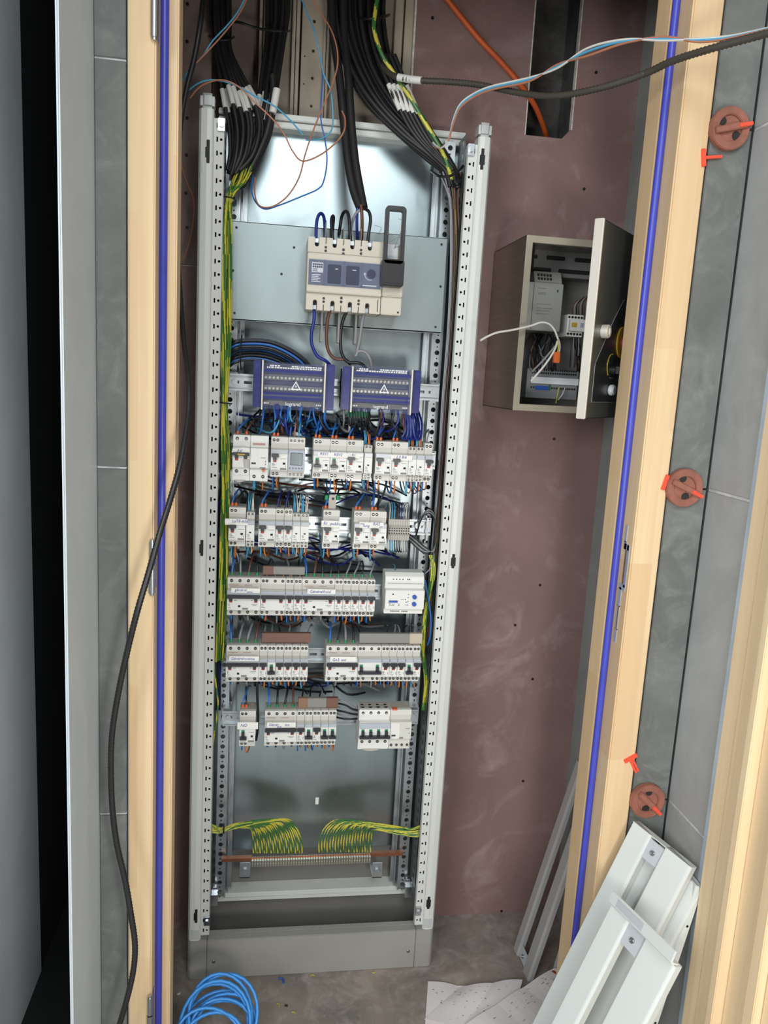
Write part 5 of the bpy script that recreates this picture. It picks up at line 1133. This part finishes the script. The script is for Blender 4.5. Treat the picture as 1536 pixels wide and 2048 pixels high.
# black corrugated cord in front of the left pine jamb
wire('corrugated_cable', PX([(409, -40, -0.04), (403, 30, -0.06), (390, 110, -0.07), (374, 175, -0.08), (362, 240, -0.09), (357, 320, -0.10), (355, 420, -0.12), (356, 520, -0.15), (361, 600, -0.18), (368, 680, -0.22), (377, 760, -0.27), (376, 830, -0.30), (362, 920, -0.34), (345, 985, -0.36), (320, 1065, -0.38), (296, 1150, -0.39), (274, 1225, -0.40), (253, 1310, -0.40), (236, 1390, -0.40), (224, 1470, -0.40), (222, 1545, -0.40), (225, 1620, -0.40), (234, 1690, -0.40), (250, 1760, -0.40), (262, 1830, -0.40), (270, 1890, -0.40), (266, 1945, -0.40), (252, 2005, -0.40), (236, 2060, -0.40), (215, 2140, -0.40)]), 0.0054, 'blackp', 'long black corrugated cord hanging in waves in front of the left pine jamb', 'cable', None, n=9, sub=8, ridge=0.14)

# ================================================================= STAINLESS ENCLOSURE WITH OPEN DOOR
bx0, bx1, by, bz0, bz1 = 0.4765, 0.730, -0.058, 1.341, 1.687
t = thing('steel_enclosure', 'brushed stainless wall box with its door ajar on the pink wall', 'enclosure', (bx0, YB - 0.001, bz0))
w, h, dp = bx1 - bx0, bz1 - bz0, by - YB + 0.001
b = MB().box(0, 0.0012, dp, 0, 0, h).box(w - 0.0012, w, dp, 0, 0, h).box(0, w, dp, 0, 0, 0.0012).box(0, w, dp, 0, h - 0.0012, h).box(0, w, -0.0012, 0, 0, h)
b.build('shell', 'steel', t)
b = MB().box(0, 0.0135, dp - 0.001, dp + 0.002, 0, h).box(w - 0.0135, w, dp - 0.001, dp + 0.002, 0, h).box(0.0135, w - 0.0135, dp - 0.001, dp + 0.002, 0, 0.0135).box(0.0135, w - 0.0135, dp - 0.001, dp + 0.002, h - 0.0135, h)
b.box(0.0125, 0.0135, dp, dp + 0.012, 0.0135, h - 0.0135).box(0.0135, w - 0.0135, dp, dp + 0.012, 0.0125, 0.0135).box(0.0135, w - 0.0135, dp, dp + 0.012, h - 0.0135, h - 0.0125)
b.build('front_flange', 'steelmid', t, bevel=0.0004)
MB().box(0.006, w - 0.006, -0.012, -0.010, 0.006, h - 0.006).build('mounting_sheet', 'duct', t)
ang = math.radians(47)
dr = D.objects.new('door', None); dr.parent = t; dr.location = (w, dp - 0.002, 0); dr.rotation_euler = (0, 0, ang); COL.objects.link(dr)
MB().box(-0.262, 0.0, -0.0022, 0.0, -0.002, h + 0.002).box(-0.262, -0.2605, -0.0022, 0.013, -0.002, h + 0.002).box(-0.0015, 0, -0.0022, 0.010, -0.002, h + 0.002).box(-0.262, 0, -0.0022, 0.012, h + 0.0005, h + 0.002).box(-0.262, 0, -0.0022, 0.012, -0.002, -0.0005).build('door_leaf', 'film', dr).data.materials[0] = M['steelshade']
MB().box(-0.264, -0.2585, -0.0035, 0.014, -0.003, h + 0.003).build('door_edge', 'steellit', dr, bevel=0.0012)
b = MB().prism([(-0.238, 0.028), (-0.01, 0.028), (-0.01, 0.225), (-0.115, 0.225), (-0.160, 0.185), (-0.238, 0.098)], -0.0032, -0.0020, 'y'); b.build('front_film', 'film', dr)
b = MB()
P = [(-0.238, 0.028), (-0.01, 0.028), (-0.01, 0.225), (-0.115, 0.225), (-0.160, 0.185), (-0.238, 0.098)]
b.tube([Vector((p[0], -0.0033, p[1])) for p in P], 0.0006, 5, closed=True); b.build('film_border', 'greyw', dr)
b = MB().cyl((-0.214, -0.014, 0.158), 0.0125, 0.012, 'y', 24); annulus(b, (-0.214, -0.0155, 0.158), 0.006, 0.0115, 0.002, 24); b.box(-0.215, -0.213, -0.0165, -0.014, 0.152, 0.164)
b.build('lock', 'steellit', dr, bevel=0.0006, smooth=True)
b = MB(); annulus(b, (-0.150, -0.0040, 0.098), 0.0215, 0.0228, 0.001, 30, 0, 80, 235); b.build('scale_arc', 'yellow', dr)
MB().cyl((-0.150, -0.014, 0.090), 0.008, 0.011, 'y', 20).box(-0.152, -0.148, -0.020, -0.013, 0.083, 0.097).build('selector_knob', 'blackp', dr, bevel=0.0008)
MB().cyl((-0.146, -0.014, 0.052), 0.0105, 0.011, 'y', 24).build('push_button', 'framein', dr, bevel=0.002, smooth=True)
MB().cyl((-0.105, -0.006, 0.145), 0.030, 0.004, 'y', 32).build('yellow_ring', 'yellow', dr, smooth=True)
MB().cyl((-0.105, -0.022, 0.145), 0.015, 0.017, 'y', 24).build('emergency_button', 'red', dr, bevel=0.003, smooth=True)
b = MB().box(-0.152, -0.128, -0.0037, -0.003, 0.0745, 0.0757); b.box(-0.178, -0.172, -0.0037, -0.003, 0.1, 0.101); b.build('print', 'greyw', dr)
# things inside the box
ox, oz = bx0, bz0
yi = 0.150
def inside(name, label, cat, px, py, Y): v = at(px, py, Y); return thing(name, label, cat, (v.x, Y, v.z))
v0, v1 = at(1064, 660, 0.06), at(1128, 567, 0.06)
t = thing('control_unit', 'large pale grey control unit with key rows inside the steel box', 'controller', (v0.x, 0.06, v0.z)); ww, hh = v1.x - v0.x, at(1072, 540, 0.06).z - v0.z
MB().box(-0.018, ww, 0.0, 0.095, 0, hh * 0.80).prism([(0.0, hh * 0.80), (0.0, hh * 0.82), (0.012, hh), (0.095, hh), (0.095, hh * 0.80)], -0.003, ww - 0.004, 'x').build('housing', 'ctrl', t, bevel=0.0015)
MB().prism([(-0.0006, hh * 0.81), (0.0114, hh * 0.985), (0.0118, hh * 0.985), (0.0, hh * 0.81)], 0.0, ww - 0.012, 'x').build('key_panel', 'ctrld', t)
b = MB()
for r in range(2):
    for k in range(5): b.box(0.004 + k * 0.0068, 0.0085 + k * 0.0068, 0.0015 + r * 0.004, 0.004 + r * 0.004, hh * (0.845 + r * 0.065), hh * (0.845 + r * 0.065) + 0.0055)
b.build('key', 'hole', t); MB().box(ww - 0.014, ww - 0.0115, -0.001, 0.001, hh * 0.66, hh * 0.70).build('socket', 'hole', t); MB().box(-0.0042, -0.0034, -0.001, 0.001, 0.002, hh * 0.78).build('seam', 'hole', t)
b = MB().box(0.006, 0.024, -0.0008, 0.0, hh * 0.70, hh * 0.715)
for k, (z, a) in enumerate(((0.44, 0.03), (0.37, 0.036), (0.33, 0.03), (0.28, 0.03))): b.box(0.006, 0.006 + a, -0.0008, 0.0, hh * z, hh * (z + 0.012))
for k in range(4): b.box(0.008 + k * 0.0045, 0.011 + k * 0.0045, -0.0008, 0.0, hh * 0.60, hh * 0.645)
b.build('print', 'ctrld', t)
v0, v1 = at(1136, 672, 0.06), at(1172, 630, 0.06)
t = thing('contactor', 'small white contactor with black terminals beside the control unit in the steel box', 'contactor', (v0.x, 0.06, v0.z)); ww, hh = v1.x - v0.x, v1.z - v0.z
MB().box(0, ww, 0.012, 0.09, 0, hh).box(0.003, ww + 0.002, 0.0, 0.012, hh * 0.24, hh * 0.78).build('housing', 'devwhite', t, bevel=0.0008)
for k in range(5):
    for z in (hh * 0.12, hh * 0.88): MB().cyl((0.0035 + k * 0.0072, 0.0108, z), 0.0026, 0.002, 'y', 12).build('terminal', 'hole', t)
MB().box(0.006, 0.018, -0.0008, 0.0, hh * 0.42, hh * 0.62).build('yellow_print', 'yellow', t); MB().box(0.026, 0.034, -0.0008, 0.0, hh * 0.42, hh * 0.62).build('blue_print', 'timer', t)
def duct(px0, py0, px1, py1, Y, label):
    a, c = at(px0, py1, Y), at(px1, py0, Y); t = thing('slotted_duct', label, 'cable duct', (a.x, Y, a.z))
    MB().box(0, c.x - a.x, 0, 0.04, 0, c.z - a.z).build('cover', 'duct', t, bevel=0.001)
    b = MB(); W_, H_ = c.x - a.x, c.z - a.z
    for z0, spans in ((0.80, ((0.28, 0.97),)), (0.42, ((0.0, 0.05), (0.2, 0.52), (0.68, 0.98))), (0.10, ((0.0, 0.3), (0.42, 0.96)))):
        for s0, s1 in spans: b.prism(rrect(s0 * W_, s1 * W_, z0 * H_, z0 * H_ + 0.009, 0.0035), -0.0008, 0.001, 'y')
    b.build('slot', 'hole', t)
duct(1066, 482, 1190, 550, 0.09, 'dark grey slotted cable duct across the top of the steel box')
v0, v1 = at(1054, 795, 0.06), at(1162, 742, 0.06)
t = thing('terminal_strip', 'long terminal strip with white marker band at the bottom of the steel box', 'terminal strip', (v0.x, 0.06, v0.z)); ww, hh = v1.x - v0.x, v1.z - v0.z
MB().box(0, ww, 0.012, 0.07, 0, hh).build('rail_body', 'ctrld', t, bevel=0.001); MB().box(0.008, ww - 0.001, 0.006, 0.013, hh * 0.50, hh * 0.72).build('marker_band', 'whiteprint', t)
MB().box(0.02, 0.052, 0.0105, 0.013, hh * 0.28, hh * 0.42).build('blue_section', 'bluebadge', t); MB().box(0.052, 0.056, 0.0105, 0.013, hh * 0.28, hh * 0.48).build('green_section', 'grn', t)
for z in (0.36, 0.86, 0.97):
    b = MB()
    for k in range(20): b.box(0.010 + k * 0.0053, 0.0132 + k * 0.0053, 0.0106, 0.0125, hh * z - 0.002, hh * z + 0.002)
    b.build('entry_row', 'hole', t)
rnd = random.Random(21)
for k in range(22):
    m = rnd.choice(['blackw', 'blackw', 'brown', 'greyw', 'brown']); x = rnd.uniform(1062, 1162); up = k % 2
    P = PX([(x, 745, 0.075), (x + rnd.uniform(-4, 4), 725 + rnd.uniform(-8, 8), 0.05 + rnd.random() * 0.03), (x + rnd.uniform(-12, 12), 700 + rnd.uniform(-10, 10), 0.09), (x + rnd.uniform(-16, 16), 668, 0.13)])
    if k % 2: tangle(P, 0.0014, m); continue
    wire('wire', P, 0.0014, m, '%s wire in the tangle above the terminal strip of the steel box' % CN[m], 'wire', '%s wires in the steel box' % CN[m], sub=5)
for k in range(7):
    wire('wire', PX([(1142 + k * 5, 676, 0.08), (1142 + k * 5, 700, 0.075), (1140 + k * 4.5, 735, 0.08)]), 0.0013, 'greyw' if k % 2 else 'blackw', '%s wire hanging straight from the contactor in the steel box' % ('grey' if k % 2 else 'black'), 'wire', '%s wires below the contactor' % ('grey' if k % 2 else 'black'))
for k in range(8):
    wire('wire', PX([(1145 + k * 4, 630, 0.085), (1146 + k * 4, 612 - k, 0.075), (1160 + k * 3, 598 - k, 0.08), (1185, 590 - k, 0.10)]), 0.0014, 'brown' if k % 3 == 0 else 'greyw' if k % 3 == 1 else 'blackw', '%s wire bending right above the contactor in the steel box' % ('dark brown', 'grey', 'black')[k % 3], 'wire', '%s wires above the contactor' % ('dark brown', 'grey', 'black')[k % 3])
wire('wire', PX([(1118, 775, 0.06), (1115, 790, 0.05), (1112, 806, 0.06)]), 0.0013, 'yel', 'yellow wire leaving the bottom of the terminal strip in the steel box', 'wire', None)
wire('wire', PX([(1130, 776, 0.06), (1124, 790, 0.05), (1116, 800, 0.06)]), 0.0013, 'whitew', 'white wire leaving the bottom of the terminal strip in the steel box', 'wire', None)
o = wire('grey_cable', PX([(961, 681, -0.11), (975, 673, -0.105), (995, 665, -0.10), (1025, 660, -0.09), (1060, 652, -0.08), (1082, 645, -0.075), (1098, 648, -0.07), (1109, 660, -0.065), (1116, 678, -0.06)]), 0.0022, 'whitew', 'pale grey cable bending out of the steel box with its stripped end inside', 'cable', None, sub=8, n=9)
for pts, m, r in ((((1116, 678, -0.06), (1112, 690, -0.05), (1085, 722, -0.03), (1064, 743, -0.01)), 'greyw', 0.0020), (((1115, 682, -0.06), (1108, 702, -0.05), (1088, 732, -0.035), (1062, 762, -0.02)), 'whitew', 0.0022), (((1116, 680, -0.06), (1117, 695, -0.055), (1115, 705, -0.05)), 'yel', 0.0016), (((1117, 678, -0.06), (1120, 692, -0.055), (1118, 706, -0.05)), 'whitew', 0.0016)):
    MB().tube(spline(PX(pts), 6), r, 8).build('core', m, o, smooth=True)
v = at(1113, 713, -0.05); MB().box(v.x - 0.006, v.x + 0.006, v.y - 0.006, v.y + 0.006, v.z - 0.013, v.z + 0.009).build('orange_connector', 'ofer', o, bevel=0.0012)

tag(TANGLE['mb'].build('wire_tangle', TANGLE['mats'], None, smooth=True), 'tangle of thin dark, blue and orange wires behind and under the breaker rows', 'wires', None, 'stuff')
# ================================================================= LEANING METAL FRAMES
def basis(p, q, up):
    ex = (q - p).normalized(); ez = (up - ex * up.dot(ex)).normalized(); ey = ez.cross(ex); return ex, ey, ez
def frame(label, tl, tr, dn, length, bar, slot, thick, screws=(), m='frame', name='slotted_cover', open_ends=0.05):
    """tl, tr: top corners seen from the front; dn: direction down the frame. local x width, z up, y depth (away from viewer)"""
    ex = (tr - tl); wdt = ex.length; ex = ex.normalized(); ez = (-dn - ex * (-dn).dot(ex)).normalized(); ey = ez.cross(ex)
    t = thing(name, label, 'metal frame'); t.matrix_world = Matrix(((ex.x, ey.x, ez.x, tl.x), (ex.y, ey.y, ez.y, tl.y), (ex.z, ey.z, ez.z, tl.z), (0, 0, 0, 1)))
    s0 = bar * wdt; s1 = s0 + slot * wdt
    for a, c in ((0, s0), (s1, wdt)):
        MB().prism([(a, 0.0035), (a + 0.002, 0), (c - 0.004, 0), (c, 0.004), (c, thick), (c - 0.0015, thick), (c - 0.0015, 0.004), (a + 0.0015, 0.004), (a + 0.0015, thick), (a, thick)], -length, 0, 'z').build('side_bar', m, t, bevel=0.0008)
    for z0, z1 in ((-0.046, -0.006), (-length + 0.004, -length + 0.034)):
        b = MB().box(s0 - 0.006, s1 + 0.006, 0.004, 0.0065, z0, z1); zc = (z0 + z1) / 2
        b.build('end_bracket', 'framein', t, bevel=0.0012)
        b = MB().cyl(((s0 + s1) / 2, 0.0005, zc), 0.0048, 0.0035, 'y', 20); annulus(b, ((s0 + s1) / 2, -0.0002, zc), 0.0022, 0.004, 0.001, 16); b.build('bolt', 'screw', t, bevel=0.0004, smooth=True)
    MB().box(0.0, wdt, 0.0015, 0.003, -0.0015, 0.0).box(0.001, wdt - 0.001, 0.003, thick, -0.0015, 0.0).build('top_edge', m, t, bevel=0.0003)
    return t
V = Vector
fa, fb = V((0.687, -0.352, 0.590)), V((0.744, -0.467, 0.5686)); dn = V((-0.376, 0.0, -1)).normalized()
frame('light grey slotted metal frame leaning on the pine jamb, tallest of the leaning pieces', fa, fb, dn, 0.628, 0.33, 0.24, 0.022)
fa2 = fa + V((0.024, -0.004, -0.040)); fb2 = fb + V((0.024, -0.004, -0.042))
frame('light grey slotted frame hidden just behind the tallest leaning frame', fa2, fb2, V((-0.39, 0, -1)).normalized(), 0.60, 0.33, 0.24, 0.018)
ga, gb = V((0.612, -0.450, 0.497)), V((0.6576, -0.5915, 0.4800))
frame('light grey slotted metal frame leaning foremost at the bottom right corner', ga, gb, V((-0.376, 0.0, -1)).normalized(), 0.525, 0.30, 0.26, 0.020)
# upturned channel resting on the foremost frame
a, c = at(1226, 1783, -0.445), at(1352, 1905, -0.605)
ex = (c - a); L = ex.length; ex = ex.normalized(); nz = (-dn - ex * (-dn).dot(ex)).normalized(); ey = nz.cross(ex)
t = thing('metal_channel', 'short light grey metal channel lying across the top of the foremost leaning frame', 'channel'); t.matrix_world = Matrix(((ex.x, ey.x, nz.x, a.x), (ex.y, ey.y, nz.y, a.y), (ex.z, ey.z, nz.z, a.z), (0, 0, 0, 1)))
MB().prism([(0.016, -0.021), (0.0, -0.021), (-0.002, -0.018), (-0.002, 0.0), (0.0, 0.002), (0.002, 0.0), (0.002, -0.017), (0.016, -0.0185)], 0.0, L, 'x').build('profile', 'frame', t, bevel=0.0006)
MB().box(0.02, L * 0.55, -0.0028, -0.0018, -0.016, -0.002).build('grey_insert', 'framein', t, bevel=0.0004)
# two thin edge-on panels behind, against the right wall
def slab(label, tl, dn, length, wdt, thick, m='frame', name='steel_cover'):
    ex = V((0.0, -1, 0)); ez = (-dn - ex * (-dn).dot(ex)).normalized(); ey = ez.cross(ex)
    t = thing(name, label, 'panel'); t.matrix_world = Matrix(((ex.x, ey.x, ez.x, tl.x), (ex.y, ey.y, ez.y, tl.y), (ex.z, ey.z, ez.z, tl.z), (0, 0, 0, 1)))
    MB().prism([(0, 0), (wdt - 0.004, 0), (wdt, 0.003), (wdt, thick), (wdt - 0.0015, thick), (wdt - 0.0015, 0.004), (0, 0.004)], -length, 0, 'z').build('sheet', m, t, bevel=0.0006)
    MB().box(0, wdt, 0.0, thick * 0.9, -0.0015, 0.0).build('top_flange', m, t)
    b = MB()
    for k in range(5): b.cyl((wdt - 0.0006, thick * 0.5, -0.08 - k * 0.1), 0.0025, 0.001, 'x', 10)
    b.build('side_hole', 'hole', t)
v = at(1378, 1765, -0.44); slab('thin light grey panel seen edge-on behind the leaning frames, nearer to them', V((v.x, v.y + 0.105, v.z)), V((-0.33, 0, -1)).normalized(), 0.50, 0.105, 0.012)
v = at(1399, 1772, -0.468); slab('thin light grey panel seen edge-on behind the leaning frames, against the right wall', V((v.x - 0.004, v.y + 0.135, v.z)), V((-0.19, 0, -1)).normalized(), 0.50, 0.135, 0.012)
# frames inside the closet, leaning on the inner right wall
ia, ib = V((0.742, 0.047, 0.507)), V((0.742, -0.066, 0.507)); dn2 = V((-0.228, 0, -1)).normalized()
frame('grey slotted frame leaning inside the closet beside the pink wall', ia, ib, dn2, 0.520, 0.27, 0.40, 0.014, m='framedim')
ia, ib = V((0.764, -0.075, 0.47)), V((0.770, -0.185, 0.47))
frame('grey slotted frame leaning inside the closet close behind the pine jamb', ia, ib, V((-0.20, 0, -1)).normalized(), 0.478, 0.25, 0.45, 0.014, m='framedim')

# ================================================================= ON THE FLOOR
def sheet(name, label, pts, folds, mm='paper2', wav=0.004):
    """paper: outline corners at (x, y), crease grid with a little height"""
    t = thing(name, label, 'paper', (pts[0][0], pts[0][1], 0.0)); n, m_ = 14, 10; vs = []; rr = random.Random(len(label))
    A, B, C_, D_ = [V((p[0], p[1], p[2])) for p in pts]
    for j in range(m_ + 1):
        for i in range(n + 1):
            u, w_ = i / n, j / m_; p = A.lerp(B, u).lerp(D_.lerp(C_, u), w_)
            p.z += 0.002 + wav * (abs(math.sin(u * math.pi * folds)) + 0.5 * math.sin(w_ * 3 + u * 2) ** 2); vs.append(p - V((pts[0][0], pts[0][1], 0)))
    fs = [(j * (n + 1) + i, j * (n + 1) + i + 1, (j + 1) * (n + 1) + i + 1, (j + 1) * (n + 1) + i) for j in range(m_) for i in range(n)]
    o = MB().add(vs, fs).build('page', mm, t, smooth=False); o.modifiers.new('thickness', 'SOLIDIFY').thickness = 0.0006
    b = MB(); rp = random.Random(9 + len(label))
    def P(u, w_): 
        p = A.lerp(B, u).lerp(D_.lerp(C_, u), w_); p.z += 0.0034 + wav * (abs(math.sin(u * math.pi * folds)) + 0.5 * math.sin(w_ * 3 + u * 2) ** 2); return p - V((pts[0][0], pts[0][1], 0))
    for k in range(46):
        u, w_ = rp.uniform(0.06, 0.92), rp.uniform(0.08, 0.9); du, dw = rp.uniform(0.008, 0.03), rp.uniform(0.006, 0.015)
        b.add([P(u, w_), P(u + du, w_), P(u + du, w_ + dw), P(u, w_ + dw)], [(0, 1, 2, 3)])
    b.build('diagram_print', 'ctrld', t); return t, P
g = lambda px, py, z=0.0: (lambda d: CAM + d * ((z - CAM.z) / d.z))((at(px, py, 0) - CAM))
def G(px, py, z=0.0): v = g(px, py, z); return (v.x, v.y, z)
sheet('instruction_leaflet', 'creased white leaflet lying flat on the floor, leftmost of the papers', [G(856, 1964), G(975, 1984), G(1010, 2090), G(848, 2075)], 2)
sheet('instruction_leaflet', 'folded white leaflet overlapping the leftmost one on the floor', [G(925, 1975, 0.008), G(1045, 1962, 0.02), G(1010, 2090, 0.01), G(848, 2040, 0.004)], 2)
t, P = sheet('instruction_leaflet', 'printed white leaflet with a red bar propped below the leaning frames', [G(925, 2055, 0.012), G(1110, 1938, 0.055), G(1200, 1990, 0.06), G(1010, 2150, 0.02)], 3)
b = MB(); b.add([P(0.93, 0.05), P(0.955, 0.05), P(0.955, 0.4), P(0.93, 0.4)], [(0, 1, 2, 3)]); b.build('red_bar', 'red', t)
rnd = random.Random(2)
for k in range(11):
    c = V((-0.092 + rnd.uniform(-0.012, 0.018), -0.205 + rnd.uniform(-0.03, 0.02), 0)); r0 = rnd.uniform(0.058, 0.076); tz = rnd.uniform(0.07, 0.135); P_ = []
    for i in range(26):
        a = 2 * math.pi * i / 26; x, y = r0 * math.cos(a), r0 * math.sin(a)
        P_.append(c + V((x, y * 0.6, 0.006 + tz * (0.5 + 0.5 * math.sin(a + 0.25 * math.sin(k))) + 0.0006 * k)))
    tag(MB().tube(P_, 0.0036, 9, closed=True).build('cable_loop', 'bluecable', None, smooth=True), 'bright blue cable loop of the coil lying on the floor beside the left pine jamb', 'cable', 'loops of the bright blue coil')
# offcuts and specks on the floor
for px, py, m, r, ln, lab in ((562, 1961, 'bluebadge', 0.0022, 0.018, 'short curled blue wire offcut on the floor in front of the plinth'), (625, 1952, 'yel', 0.001, 0.010, 'tiny yellow wire offcut just below the plinth'), (748, 1944, 'yel', 0.001, 0.008, 'tiny yellow wire offcut under the right half of the plinth'), (556, 2010, 'yel', 0.001, 0.01, 'tiny yellow wire offcut lying in the middle of the floor'), (572, 2012, 'scr', 0.002, 0.006, 'tiny black offcut lying in the middle of the floor'), (587, 2026, 'yel', 0.001, 0.009, 'tiny yellow offcut near the bottom edge of the picture'), (357, 1987, 'paper', 0.002, 0.006, 'tiny white crumb on the floor beside the blue coil')):
    v = g(px, py, r); a = random.Random(px).uniform(0, 3)
    wire('wire_offcut', [v + V((math.cos(a), math.sin(a), 0)) * -ln / 2, v + V((math.sin(a), -math.cos(a), 0)) * ln * 0.35, v + V((math.cos(a), math.sin(a), 0)) * ln / 2], r, m, lab, 'offcut', None, n=7)
